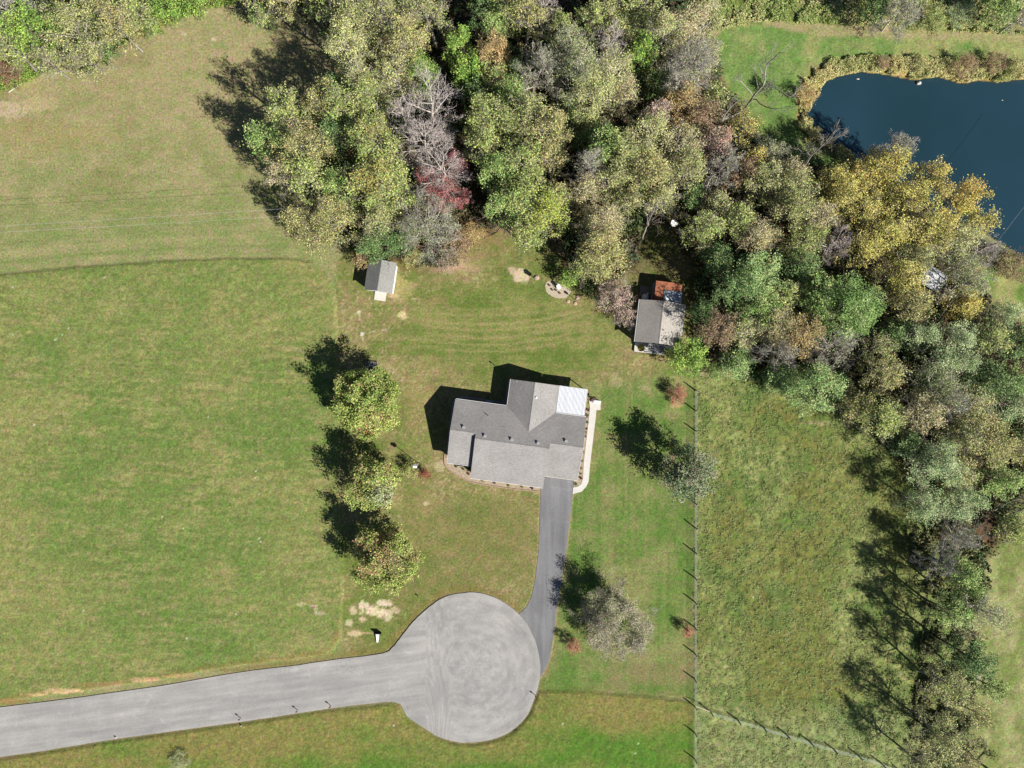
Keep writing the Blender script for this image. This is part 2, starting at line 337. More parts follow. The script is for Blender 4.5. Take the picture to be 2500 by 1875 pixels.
FOREST = [(560, -20), (560, -400), (1700, -400), (1730, 60), (1745, 140), (1790, 250), (1850, 330), (1900, 380), (1985, 400), (2120, 450), (2200, 520), (2330, 620), (2390, 720), (2500, 800), (2900, 900), (2900, 1150), (2500, 1200), (2420, 1350), (2330, 1420), (2290, 1330), (2250, 1230),
          (2180, 1110), (2080, 1020), (1990, 960), (1900, 950), (1800, 910), (1720, 880), (1690, 820), (1690, 640), (1640, 560), (1560, 530), (1560, 640), (1500, 690), (1520, 760), (1470, 735), (1400, 700), (1380, 640), (1320, 560), (1190, 560), (1140, 560), (1120, 650), (990, 655), (880, 640), (860, 600), (780, 590), (745, 500), (745, 400), (820, 310), (880, 200), (780, 60), (690, 10)]
HAY = [(-1500, 780), (-300, 690), (0, 672), (160, 655), (400, 638), (560, 632), (700, 632), (760, 640), (800, 670), (818, 720), (822, 800), (822, 950), (828, 1200), (835, 1350), (835, 1450), (830, 1560), (800, 1596), (700, 1610), (560, 1625), (400, 1655), (200, 1684), (0, 1712), (-1500, 1930)]
LAWN = [(822, 640), (860, 600), (990, 640), (1120, 640), (1180, 540), (1340, 540), (1480, 600), (1700, 540), (1720, 880), (1697, 930), (1695, 1705), (1500, 1697), (1310, 1685), (1330, 1640), (1100, 1440), (950, 1590), (835, 1605), (828, 1200), (822, 900)]
LAWN_E = [(1400, 940), (1697, 900), (1695, 1700), (1330, 1686), (1330, 1640), (1345, 1600), (1400, 1180), (1470, 1000)]
MEADOW = [(1697, 920), (1800, 920), (1950, 960), (2100, 1040), (2200, 1130), (2270, 1250), (2330, 1350), (2330, 1875), (2400, 2300), (1690, 2300), (1697, 1720)]
SOUTH = [(-1500, 2085), (0, 1850), (700, 1745), (980, 1715), (1000, 1755), (1120, 1815), (1230, 1800), (1300, 1720), (1318, 1688), (1450, 1690), (1697, 1712), (1690, 2500), (-1500, 2500)]
BANK = [(1760, 60), (1870, 62), (2000, 85), (2200, 95), (2400, 100), (2700, 110), (3200, 110), (3200, 150), (2400, 160), (2100, 150), (2030, 170), (1960, 230), (1980, 290), (2080, 380), (2100, 430), (1960, 420), (1850, 350), (1790, 260), (1745, 150)]
BANK_SE = [(2430, 640), (2520, 660), (2700, 700), (2700, 900), (2500, 860), (2440, 740), (2400, 680)]
NEWEED = [(1700, -200), (3200, -200), (3200, 95), (2500, 85), (2300, 78), (2150, 66), (2000, 60), (1880, 52), (1790, 66), (1740, 80)]
NWWEED = [(-1500, -600), (560, -600), (640, -20), (560, 15), (500, 25), (420, 60), (350, 90), (290, 120), (230, 180), (150, 160), (60, 210), (-40, 240), (-1500, 600)]
REEDS = [(1945, 300), (1950, 240), (1985, 170), (2040, 145), (2120, 138), (2250, 150), (2340, 150), (2450, 160), (2520, 165), (2700, 160), (3200, 170), (3200, 205)] + POND[14:6:-1] + POND[6:0:-1] + [POND[0], (1995, 312), (2035, 345), (2080, 382), (2070, 395), (2010, 355), (1970, 325)]
REEDS = [(1945, 300), (1950, 240), (1985, 170), (2040, 145), (2120, 138), (2250, 150), (2340, 150), (2450, 160), (2520, 165), (2700, 160), (2700, 180), (2500, 194), (2439, 202), (2395, 197), (2352, 205), (2294, 188), (2236, 196), (2167, 183), (2106, 176), (2048, 187), (2012, 202), (2003, 222), (1985, 254), (1968, 285), (1997, 314), (2037, 347), (2082, 384), (2070, 396), (2010, 356), (1970, 330)]

# ---------------------------------------------------------------- numpy noise and masks
def vnoise(x, y, seed=0):
    xi = np.floor(x).astype(np.int64); yi = np.floor(y).astype(np.int64); fx = x-xi; fy = y-yi
    fx = fx*fx*(3-2*fx); fy = fy*fy*(3-2*fy)
    def h(a, b):
        n = (a*374761393+b*668265263+seed*974711) & 0x7fffffff
        n = (n ^ (n >> 13))*1274126177 & 0x7fffffff
        return ((n ^ (n >> 16)) & 0xffff)/65535.
    return (h(xi, yi)*(1-fx)+h(xi+1, yi)*fx)*(1-fy)+(h(xi, yi+1)*(1-fx)+h(xi+1, yi+1)*fx)*fy
def fbm(x, y, seed=0, o=4, g=.5):
    s = 0; a = 1; t = 0
    for i in range(o): s = s+a*vnoise(x*2**i, y*2**i, seed+i*17); t += a; a *= g
    return s/t
def sdist(px, py, poly):
    """signed distance in photo px, positive inside"""
    p = np.array(poly, float); x0, y0 = p.min(0)-60; x1, y1 = p.max(0)+60
    out = np.full(px.shape, -99.); m = (px > x0) & (px < x1) & (py > y0) & (py < y1)
    X = px[m]; Y = py[m]; best = np.full(X.shape, 1e9); ins = np.zeros(X.shape, bool)
    for i in range(len(p)):
        a = p[i]; b = p[(i+1) % len(p)]; d = b-a; L = d@d+1e-9
        t = np.clip(((X-a[0])*d[0]+(Y-a[1])*d[1])/L, 0, 1)
        best = np.minimum(best, (X-a[0]-t*d[0])**2+(Y-a[1]-t*d[1])**2)
        if a[1] != b[1]:
            c = ((a[1] > Y) != (b[1] > Y)) & (X < (b[0]-a[0])*(Y-a[1])/(b[1]-a[1])+a[0]); ins ^= c
    out[m] = np.where(ins, 1, -1)*np.sqrt(best); return out
def sm(x, a, b): t = np.clip((x-a)/(b-a), 0, 1); return t*t*(3-2*t)

# ---------------------------------------------------------------- the ground: one sheet to the horizon
GT = (1.01, 1., .97, 8)
def build_ground():
    step = .25
    core_x = np.arange(-84, 84.01, step); core_y = np.arange(-64, 64.01, step)
    ext = np.array([1, 2.5, 5, 9, 15, 25, 45, 90, 200, 450, 1000, 2200, 4000.])
    gx = np.concatenate([core_x[0]-ext[::-1], core_x, core_x[-1]+ext]); gy = np.concatenate([core_y[0]-ext[::-1], core_y, core_y[-1]+ext])
    X, Y = np.meshgrid(gx, gy); px = 1250+X*16; py = 937.5-Y*16
    wob = (fbm(px/26, py/26, 3)-.5)*2; wob2 = (fbm(px/9, py/9, 5)-.5)*2
    big = fbm(px/260, py/260, 11, 4); mid = fbm(px/60, py/60, 12, 4); fine = fbm(px/10, py/10, 13, 3, .7)
    strx = fbm(px/340, py/9, 21, 3); stry = fbm(px/8, py/300, 22, 3)
    Z = np.zeros(X.shape)
    def c(r, g, b): return np.array(A(r*GT[0], g*GT[1], b*GT[2]+GT[3]))
    C = np.zeros(X.shape+(3,))
    def blend(m, col): C[...] = C*(1-m[..., None])+np.asarray(col)*m[..., None]
    def mix(a, b, t): return a*(1-t[..., None])+b*t[..., None]
    # upper-left field, tan above and greener below
    g = np.clip(sm(py, 120, 620)*.75+(mid-.5)*1.1+(strx-.5)*.9*sm(py, 300, 520), 0, 1)
    g = np.clip(g+(fbm(px/34, py/22, 39, 4, .6)-.5)*1.3, 0, 1)
    C[...] = mix(c(163, 154, 110), c(132, 142, 84), g)*(.85+.3*fine)[..., None]
    blend(.5*sm(big+(mid-.5)*.6, .5, .75)*(1-sm(py, 350, 600)), c(132, 122, 76))
    # bands just above the hay edge
    bd = sdist(px, py, HAY)
    blend(.55*sm(-np.abs(bd+30)+3*wob, -9, 0)*(px < 700), c(112, 132, 66))
    blend(.5*sm(-np.abs(bd+52)+4*wob, -8, 0)*(px < 620), c(165, 158, 110))
    blend(.4*sm(-np.abs(bd+75)+3*wob, -6, 0)*(px < 660), c(112, 130, 66))
    # hay field
    g = np.clip((big-.5)*2.2+.5+(mid-.5)*1.2+(fbm(px/120, py/70, 31)-.5)*.9, 0, 1)
    hay = mix(c(114, 133, 66), c(144, 145, 86), g)
    hs = fbm((px+py*.12+20*wob)/45, (py-px*.03+5*wob+3*wob2)/7, 33, 4, .65); hay = mix(hay, c(158, 152, 98), .5*sm(hs+.5*(mid-.5), .5, .75)); hay = mix(hay, c(92, 116, 50), .42*sm(1-hs+.5*(mid-.5), .5, .75))
    hay = hay*(.62+.76*fbm(px/7, py/7, 41, 3, .8))[..., None]
    m = sm(bd+1.5*wob, -2, 2); blend(m, hay); Z += m*(.27+.12*(fine-.5)+.05*(mid-.5))
    blend(.55*m*sm(-bd+10*wob2, -18, 0)*sm(py, 1500, 1560), c(134, 112, 62))     # worn brown edge above the road
    # lawn
    ld = sdist(px, py, LAWN)
    g = np.clip((big-.5)*1.6+.5+(mid-.5)*1.5+(strx-.5)*1.5*sm(py, 980, 860), 0, 1)
    l3 = fbm(px/28+wob, py/28, 36, 4, .6); g = np.clip(g+(l3-.5)*2.2, 0, 1)
    lawn = mix(c(114, 126, 60), c(146, 136, 88), g)*(.7+.6*fine)[..., None]
    blend(sm(ld+3*wob, -3, 3), lawn)
    fl = fbm(px/5.5, py/5.5, 88, 3, .8)+.35*(mid-.5)+.2*(big-.5); blend(.6*sm(fl, .63, .74)*sm(ld, -2, 4), c(184, 172, 126)); blend(.35*sm(fbm(px/8, py/8, 89, 3, .8), .6, .75)*sm(ld, -2, 4), c(96, 108, 50))
    # darker green back lawn with pale mowing lines
    bk = sm(sdist(px, py, [(1000, 740), (1250, 690), (1400, 740), (1520, 830), (1480, 900), (1200, 900), (1000, 870)])+20*wob, -40, 30)
    arc = py+((px-1180)/14)**2*.12
    blend(.75*bk, mix(c(100, 120, 50), c(142, 142, 82), np.clip((fbm(px/22, py/22, 37, 4, .6)-.5)*2+(strx-.5)*1.5+.45+(mid-.5), 0, 1)))
    for y0, s in ((792, .95), (806, .8), (824, .65), (842, .6), (858, .55), (772, .5), (756, .4)):
        blend(s*np.exp(-((arc-y0-2.5*wob)/2.8)**2)*sm(px, 1000, 1080)*(1-sm(px, 1380, 1460)), c(158, 150, 98))
    # front lawn is browner toward the drive, east lawn greener with vertical streaks
    blend(.6*sm(sdist(px, py, [(1000, 1210), (1310, 1230), (1300, 1430), (1140, 1430), (960, 1480), (930, 1380)])+18*wob, -25, 30), mix(c(110, 118, 60), c(136, 128, 76), np.clip((fbm(px/24, py/24, 38, 4, .6)-.5)*3+.5, 0, 1)))
    ed = sdist(px, py, LAWN_E)
    g = np.clip((stry-.5)*1.1+.42+(mid-.5)*1.6+(big-.5), 0, 1)
    blend(sm(ed+12*wob, -20, 20), mix(c(100, 128, 56), c(138, 140, 86), np.clip(g+(l3-.5)*1.4, 0, 1))*(.74+.52*fine)[..., None])
    blend(.55*sm(ed+12*wob, -20, 20)*sm(py, 1560, 1660)*sm(mid, .4, .6), c(132, 124, 84))
    # strip south of the road
    sd = sdist(px, py, SOUTH)
    g = np.clip((fbm(px/150, py/70, 51)-.5)*2.4+.5-.9*sm(py+px*.12, 1870, 2050)+.3, 0, 1)
    so_ = mix(c(92, 126, 44), c(134, 130, 70), g)*(.62+.76*fbm(px/7, py/7, 42, 3, .8))[..., None]
    m = sm(sd+1.5*wob, -2, 2); blend(m, so_); Z += m*(.24+.14*(fine-.5))
    # meadow beyond the fence, coarse tussocks
    md = sdist(px, py, MEADOW); m = sm(md+2*wob, -3, 3)
    tus = fbm(px/13, py/13, 61, 4, .75); pat = fbm(px/110, py/170, 62, 4)
    base = mix(c(140, 147, 86), c(119, 122, 60), sm(pat+.28*sm(-np.abs(px-1930), -190, -40)*sm(py, 1150, 1350)*(1-sm(py, 1680, 1760)), .42, .72))
    base = mix(base, c(100, 122, 58), sm(fbm(px/40, py/40, 63), .52, .72)*.8)
    base = base*(.86+.28*vnoise(px/3.2, py/3.2, 71))[..., None]*(1-.5*sm(vnoise(px/5.5, py/5.5, 72), .7, .92))[..., None]
    base = mix(base, c(146, 155, 104), .45*sm(py, 1700, 1760)*(px > 1700)+0*px)
    blend(m, base*(.5+1.05*tus)[..., None]); Z += m*(.10+.26*(tus-.5))
    # far right pasture
    m = sm(px+10*wob, 2370, 2400)*sm(py, 1230, 1300)
    blend(m, mix(c(160, 160, 108), c(128, 138, 76), sm(mid, .35, .65))*(.6+.8*tus)[..., None]); Z += m*.15*(tus-.5)
    # pond bank, weeds, forest floor
    m = sm(sdist(px, py, BANK)+6*wob, -6, 6); blend(m, mix(c(114, 142, 72), c(154, 158, 98), sm(mid+.25*sm(px, 1900, 2300), .45, .8))*(.7+.6*fine)[..., None]); Z += m*.08*(fine-.5)
    m = sm(sdist(px, py, BANK_SE)+6*wob, -6, 6); blend(m, mix(c(110, 136, 62), c(158, 158, 98), sm(mid, .4, .7))*(.7+.6*fine)[..., None])
    m = sm(sdist(px, py, NEWEED)+9*wob+6*wob2, -8, 8); blend(m, mix(c(112, 128, 60), c(158, 152, 98), sm(mid, .35, .65))*(.5+.9*tus)[..., None]); Z += m*.3*tus
    m = sm(sdist(px, py, NWWEED)+9*wob+6*wob2, -8, 8); blend(m, mix(c(90, 112, 44), c(132, 128, 72), sm(mid, .35, .65))*(.5+.9*tus)[..., None]); Z += m*.25*tus
    m = sm(sdist(px, py, REEDS)+6*wob, -7, 5); blend(m, mix(c(176, 158, 96), c(142, 120, 70), sm(mid, .4, .65)))
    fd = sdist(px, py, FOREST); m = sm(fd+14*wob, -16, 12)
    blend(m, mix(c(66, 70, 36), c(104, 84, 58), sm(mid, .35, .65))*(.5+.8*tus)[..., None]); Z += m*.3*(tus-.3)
    for x, y, rx, ry, cc, s in ((1570, 620, 130, 90, (92, 84, 52), .6), (1180, 560, 60, 50, (150, 122, 84), .7), (1110, 650, 60, 16, (190, 160, 128), .9), (1000, 645, 60, 14, (150, 140, 80), .7)):  # first entry paints the wood-edge clearing's shade into the lawn colour
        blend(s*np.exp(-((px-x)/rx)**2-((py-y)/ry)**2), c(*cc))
    # bare, pale and brown patches (px, py, rx, ry, colour, strength, raggedness)
    spots = [(915, 1492, 34, 16, (222, 204, 172), 1, 1.4), (935, 1475, 22, 10, (222, 206, 176), .9, 1.4), (890, 1478, 16, 12, (222, 206, 176), .9, 1.3), (862, 1490, 9, 16, (210, 194, 160), .8, 1.3), (852, 1520, 9, 10, (214, 196, 166), .8, 1.3), (947, 1505, 9, 12, (214, 196, 166), .8, 1.3), (962, 1490, 14, 8, (200, 182, 148), .8, 1.4),
             (885, 1512, 10, 6, (214, 190, 160), .8, 1.2), (868, 1546, 16, 7, (206, 188, 146), .9, 1.2), (900, 1545, 20, 3, (196, 172, 130), .8, 1), (738, 1474, 14, 4, (186, 170, 138), .9, 1.1), (765, 1478, 10, 4, (186, 170, 138), .9, 1.1), (772, 1490, 4, 9, (186, 170, 138), .9, 1.), (785, 1497, 12, 4, (186, 170, 138), .9, 1.),
             (1272, 673, 20, 17, (208, 190, 160), 1, .9), (1252, 660, 10, 12, (200, 182, 150), .7, 1.1), (982, 770, 11, 9, (214, 194, 150), .95, 1), (877, 764, 4, 6, (220, 205, 190), .9, .8), (877, 775, 2.5, 12, (200, 180, 150), .8, .8),
             (885, 815, 6, 7, (226, 218, 206), .95, .8), (887, 828, 2.5, 7, (206, 190, 166), .8, .8), (910, 811, 10, 1.8, (205, 190, 165), .8, .8), (938, 804, 8, 1.8, (205, 190, 165), .7, .8),
             (160, 1686, 45, 7, (200, 172, 128), .9, 1.6), (90, 1694, 30, 5, (196, 168, 120), .8, 1.5), (350, 1658, 50, 7, (186, 156, 116), .8, 1.6), (430, 1650, 40, 6, (176, 146, 102), .6, 1.6), (20, 1712, 60, 6, (150, 122, 70), .7, 1.5), (250, 1668, 60, 5, (160, 130, 84), .6, 1.5),
             (20, 270, 50, 22, (194, 176, 146), .75, 1.6), (95, 255, 50, 18, (186, 168, 128), .6, 1.6), (70, 200, 60, 22, (168, 158, 104), .6, 1.5), (520, 97, 9, 6, (214, 200, 160), .7, 1.3), (450, 85, 5, 4, (210, 196, 160), .6, 1.2), (80, 330, 200, 45, (158, 146, 94), .5, 1.8),
             (2065, 160, 22, 12, (204, 182, 150), .8, 1.2), (2375, 1545, 14, 16, (206, 186, 164), .8, 1.4), (2383, 1655, 14, 18, (200, 184, 158), .7, 1.4), (1770, 1560, 60, 60, (120, 120, 60), .2, 1.5), (2000, 1033, 40, 6, (176, 162, 122), .6, 1.5),
             (1505, 925, 12, 22, (176, 162, 126), .5, 1.6), (1570, 945, 22, 14, (160, 152, 110), .5, 1.6), (1650, 930, 60, 14, (160, 154, 100), .6, 1.6), (1657, 990, 26, 8, (182, 160, 112), .8, 1.2), (1075, 1140, 12, 14, (208, 190, 156), .5, 1.3),
             (1690, 1640, 40, 30, (140, 132, 86), .4, 1.4), (1600, 1650, 60, 28, (138, 124, 84), .5, 1.5), (1020, 955, 34, 40, (158, 146, 92), .4, 1.5), (1010, 1010, 24, 60, (152, 138, 88), .35, 1.5), (1035, 1230, 40, 40, (160, 144, 96), .45, 1.6), (1000, 1330, 40, 40, (150, 138, 88), .4, 1.6), (1040, 1230, 6, 6, (214, 198, 160), .6, 1),
             (1388, 682, 14, 8, (170, 150, 110), .4, 1), (980, 700, 28, 40, (176, 162, 108), .55, 1.6), (960, 722, 14, 5, (200, 178, 138), .8, 1.3), (1045, 735, 40, 12, (150, 132, 88), .5, 1.6), (1010, 730, 8, 5, (206, 190, 146), .6, 1.2), (1490, 735, 14, 5, (200, 180, 150), .6, 1.2), (1540, 775, 12, 5, (200, 184, 156), .5, 1.2)]
    for x, y, rx, ry, cc, s, rg in spots:
        r = np.sqrt(((px-x)/rx)**2+((py-y)/ry)**2)+rg*.42*(wob+.9*wob2)
        blend(s*sm(-r, -1.1, -.75), c(*cc))
    # small white clover / seed heads in the fields
    rs = np.random.default_rng(5); sp = (rs.random(X.shape) > .9986) & ((bd > 10) | (md > 10) | (sd > 10)) & (fbm(px/70, py/70, 77) > .60)
    C[sp] = c(196, 200, 176)
    # gravelly road shoulders
    rd = sdist(px, py, ROAD); dd = sdist(px, py, DRIVE)
    blend(.8*sm(-np.abs(rd)+2*wob2, -5, -1)*(rd < 0), c(150, 134, 104)); blend(.8*sm(-np.abs(dd)+1.5*wob2, -5, -1.5), c(172, 156, 112))
    bl = .5*sm(-np.abs(rd)+5*wob, -26, -6); blend(bl*(rd < 0)*(py < 1640), c(128, 110, 58))
    # keep paved and built footprints level, dish out the pond
    flat = np.zeros(X.shape)
    for poly, mg in ((ROAD, 2), (DRIVE, 3), (WALK, 3), (BED_S, 2), (BED_E, 2), ([(1085, 900), (1480, 900), (1480, 1210), (1085, 1210)], 0)):
        flat = np.maximum(flat, sm(sdist(px, py, poly), -mg-6, -mg-1))
    Z = Z*(1-flat)-.01*flat
    Z -= .05*sm(-np.abs(rd+5), -5, -1)*(px < 1100)*(py < 1640)*(px > 900)
    pd = sdist(px, py, POND); Z = Z*(1-sm(pd, -14, -2))-.45*sm(pd, -9, 0)-1.6*sm(pd, 0, 70)
    C[pd > -2] = c(60, 58, 40)
    out = sm(np.maximum(np.abs(X)-84, np.abs(Y)-64), 0, 26); far = np.array(A(138, 142, 88))*(.9+.2*vnoise(X/160., Y/120., 95))[..., None]; rdm = (rd > -3); out = out*(~rdm); C[...] = C*(1-out[..., None])+far*out[..., None]; Z = np.where(pd > -14, Z, Z*(1-out))
    ny, nx = X.shape; V = np.stack([X, Y, Z], -1).reshape(-1, 3)
    i = np.arange(ny*nx).reshape(ny, nx); F = np.stack([i[:-1, :-1], i[:-1, 1:], i[1:, 1:], i[1:, :-1]], -1).reshape(-1, 4)
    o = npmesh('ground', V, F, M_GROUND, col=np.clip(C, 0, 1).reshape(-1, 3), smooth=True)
    tag(o, kind='structure')
    # height lookup for planting
    def hz(x, y):
        ix = int(np.clip(np.searchsorted(gx, x), 0, nx-1)); iy = int(np.clip(np.searchsorted(gy, y), 0, ny-1)); return float(Z[iy, ix])
    return hz
HZ = build_ground()
tag(prism('road', ROAD, -.12, .085, M_ROAD, jitter=.035), kind='structure')
tag(prism('driveway', DRIVE, -.12, .038, M_DRIVE), kind='structure')
tag(prism('sidewalk', WALK, -.1, .09, M_CONC), kind='structure')
tag(prism('pond_water', catmull(POND, 3), -2.4, -.42, mw), kind='structure')
for nm, pl in (('gravel_bed', BED_S), ('gravel_bed', BED_E), ('gravel_bed', BED_W)):
    tag(prism(nm, pl, -.1, .045, M_GRAVEL), kind='structure')
tag(prism('gravel_patch', catmull([(1331, 697), (1337, 716), (1352, 725), (1370, 729), (1386, 724), (1394, 712), (1390, 700), (1370, 694), (1350, 688), (1340, 686)], 4), -.1, .03, M_PEBBLE, jitter=.06), kind='structure')

# ---------------------------------------------------------------- the house
def frame(name, org, deg, label, cat):
    return empty(name, (org[0], org[1], 0), -math.radians(deg), label, cat)
def house():
    r = frame('house', (-8.9125, -6.72), 7.7, 'long single-storey house with grey shingle roof beside the dark driveway', 'house')
    zn = lambda v: 4.5-.422*v
    zs = lambda v: 4.5+.4*v
    zc = lambda v: 4.825+.4*(v+.77)
    T = .16
    m = MB()
    a, b, c, e = -.05, 3.64, 14.6, 19.5
    m.slab([(a, 0, 4.5), (b, 0, 4.5), (b, 4.5, zn(4.5)), (a, 4.5, zn(4.5))], T)
    m.slab([(a, -5.05, zs(-5.05)), (b, -5.05, zs(-5.05)), (b, 0, 4.5), (a, 0, 4.5)], T)
    # centre bay: its ridge sits further south and higher; the north plane is cut by the wing valleys
    m.slab([(b, -.77, 4.825), (c, -.77, 4.825), (c, 4.5, zn(4.5)), (b, 4.5, zn(4.5))], T)
    m.slab([(b, -6.85, zc(-6.85)), (c, -6.85, zc(-6.85)), (c, -.77, 4.825), (b, -.77, 4.825)], T)
    m.slab([(c, 0, 4.5), (e, 0, 4.5), (e, 4.5, zn(4.5)), (c, 4.5, zn(4.5))], T)
    m.slab([(c, -5.05, zs(-5.05)), (e, -5.05, zs(-5.05)), (e, 0, 4.5), (c, 0, 4.5)], T)
    rf = m.build('roof', M_ROOF_EW, r)
    m = MB(); zw = 3.98; lo = 2.603
    vr = (4.5-zw)/.422
    m.slab([(7.68, 4.5, lo), (11.3, vr, zw), (11.3, 8.55, zw), (7.68, 8.55, lo)], T)
    m.slab([(11.3, vr, zw), (14.93, 4.5, lo), (14.93, 8.55, lo), (11.3, 8.55, zw)], T)
    m.build('wing_roof', M_ROOF_NS, r)
    # ridge caps
    m = MB()
    for p, q in (((a, 0, 4.5), (b, 0, 4.5)), ((b, -.77, 4.825), (c, -.77, 4.825)), ((c, 0, 4.5), (e, 0, 4.5)), ((11.3, vr, zw), (11.3, 8.55, zw))):
        if p[1] == q[1]: m.slab([(p[0], p[1]-.14, p[2]-.045), (q[0], p[1]-.14, p[2]-.045), (q[0], p[1], p[2]+.02), (p[0], p[1], p[2]+.02)], .02); m.slab([(p[0], p[1], p[2]+.02), (q[0], p[1], p[2]+.02), (q[0], p[1]+.14, p[2]-.045), (p[0], p[1]+.14, p[2]-.045)], .02)
        else: m.slab([(p[0]-.14, p[1], p[2]-.045), (p[0], p[1], p[2]+.02), (q[0], q[1], q[2]+.02), (q[0]-.14, q[1], q[2]-.045)], .02); m.slab([(p[0], p[1], p[2]+.02), (p[0]+.14, p[1], p[2]-.045), (q[0]+.14, q[1], q[2]-.045), (q[0], q[1], q[2]+.02)], .02)
    m.build('ridge_cap', M_ROOF_EW, rf)
    # walls as gabled blocks under the roofs
    def gabled(m, u0, u1, v0, v1, vr_, zr, zf0, zf1):
        pr = [(v0, -.05), (v1, -.05), (v1, zf1), (vr_, zr), (v0, zf0)]
        n = len(m.v); m.v += [(u0, v, z) for v, z in pr]+[(u1, v, z) for v, z in pr]
        m.f += [[n, n+4, n+3, n+2, n+1], [n+5, n+6, n+7, n+8, n+9]]+[[n+i, n+(i+1) % 5, n+5+(i+1) % 5, n+5+i] for i in range(5)]
    m = MB()
    gabled(m, .3, 3.7, -4.65, 4.1, 0, 4.5-.2, zs(-4.65)-.2, zn(4.1)-.2)
    gabled(m, 3.7, 14.54, -6.45, 4.1, -.77, 4.825-.2, zc(-6.45)-.2, zn(4.1)-.2)
    gabled(m, 14.54, 19.15, -4.65, 4.1, 0, 4.5-.2, zs(-4.65)-.2, zn(4.1)-.2)
    pr = [(8.03, -.05), (14.58, -.05), (14.58, 2.54), (11.3, 3.78), (8.03, 2.54)]
    n = len(m.v); m.v += [(u, 4.11, z) for u, z in pr]+[(u, 8.2, z) for u, z in pr]
    m.f += [[n, n+1, n+2, n+3, n+4], [n+9, n+8, n+7, n+6, n+5]]+[[n+i, n+5+i, n+5+(i+1) % 5, n+(i+1) % 5] for i in range(5)]
    m.build('wall', M_BRICK, r)
    # metal porch roof with standing ribs
    m = MB(); m.slab([(14.96, 4.56, 2.60), (19.25, 4.56, 2.60), (19.25, 8.58, 2.42), (14.96, 8.58, 2.42)], .06)
    for k in range(23):
        u = 15.05+k*.188; m.hexa([(u-.022, 4.56, 2.602), (u+.022, 4.56, 2.602), (u+.022, 8.58, 2.422), (u-.022, 8.58, 2.422)], [(u-.012, 4.56, 2.645), (u+.012, 4.56, 2.645), (u+.012, 8.58, 2.465), (u-.012, 8.58, 2.465)])
    m.build('porch_roof', M_METALW, r)
    for u, v in ((15.1, 8.4), (17.1, 8.4), (19.1, 8.4), (19.1, 6.4)):
        m = MB(); m.box(-.06, .06, -.06, .06, 0, 2.36); m.build('porch_post', M_WHITE, r, .01, loc=(u, v, 0))
    m = MB(); m.box(14.7, 19.2, 4.12, 8.4, -.05, .12); m.build('porch_floor', M_CONC, r)
    # gutters
    for u0, u1, v, z in ((-.05, 3.6, -5.13, 2.42), (3.66, 14.55, -6.93, 2.33), (14.66, 19.5, -5.13, 2.42), (-.05, 7.6, 4.58, 2.53), (15.0, 19.5, 4.53, 2.66)):
        m = MB(); m.box(u0, u1, v-.03, v+.03, z-.06, z+.04); m.build('gutter', M_TRIM, r, .01)
    for u in (7.61, ):
        m = MB(); m.box(u-.03, u+.03, 4.7, 8.55, 2.49, 2.58); m.build('gutter', M_TRIM, r, .01)
    for u, v0, v1, z0, z1 in ((-.1, -5.05, 0, zs(-5.05), 4.5), (-.1, 0, 4.5, 4.5, zn(4.5)), (19.54, -5.05, 0, zs(-5.05), 4.5), (19.54, 0, 4.5, 4.5, zn(4.5))):
        m = MB(); m.hexa([(u-.015, v0, z0-.2), (u+.015, v0, z0-.2), (u+.015, v1, z1-.2), (u-.015, v1, z1-.2)], [(u-.015, v0, z0+.005), (u+.015, v0, z0+.005), (u+.015, v1, z1+.005), (u-.015, v1, z1+.005)]); m.build('barge_board', M_TRIM, r)
    # roof vents
    first = None
    for u, v in ((1.77, .62), (5.04, -.2), (8.99, -.2), (12.85, -.2), (16.9, .62)):
        if first is None:
            m = MB(); m.hexa([(-.17, -.17, -.1), (.17, -.17, -.1), (.17, .17, -.15), (-.17, .17, -.15)], [(-.13, -.13, .2), (.13, -.13, .2), (.13, .13, .17), (-.13, .13, .17)])
            first = m.build('roof_vent', M_GREY, r, .02); o = first
            m = MB(); m.box(-.19, .19, -.19, .19, .19, .225); h = m.build('vent_hood', M_GREY, first, .01)
        else:
            o = first.copy(); COL.objects.link(o); o.parent = r
            h2 = h.copy(); COL.objects.link(h2); h2.parent = o
        o.location = (u, v, zn(v))
    m = MB(); m.tube((0, 0, -.1), (0, 0, .5), .055); m.build('vent_pipe', M_GREY, r, loc=(5.14, 2.71, zn(2.71)))
    m = MB(); m.tube((0, 0, -.1), (0, 0, .28), .07); m.box(-.14, .14, -.14, .14, -.06, .05); m.build('vent_pipe', M_WHITE, r, loc=(11.75, 6.35, 3.85))
    m = MB(); m.tube((0, 0, 2.5), (0, 0, 4.25), .035); m.box(-.1, .1, -.06, .06, 3.95, 4.2); m.tube((-.3, .1, 3.7), (.3, -.1, 3.7), .02); m.build('service_mast', M_GREY, r, loc=(8.55, 8.3, 0))
    # awning over the east door
    m = MB(); k = 10
    for i in range(k):
        t0, t1 = math.pi/2*i/k, math.pi/2*(i+1)/k
        m.slab([(19.16+.62*math.sin(t0), .12, 1.75+.45*math.cos(t0)), (19.16+.62*math.sin(t1), .12, 1.75+.45*math.cos(t1)), (19.16+.62*math.sin(t1), 1.28, 1.75+.45*math.cos(t1)), (19.16+.62*math.sin(t0), 1.28, 1.75+.45*math.cos(t0))], .03)
    m.build('awning', M_GREEN, r)
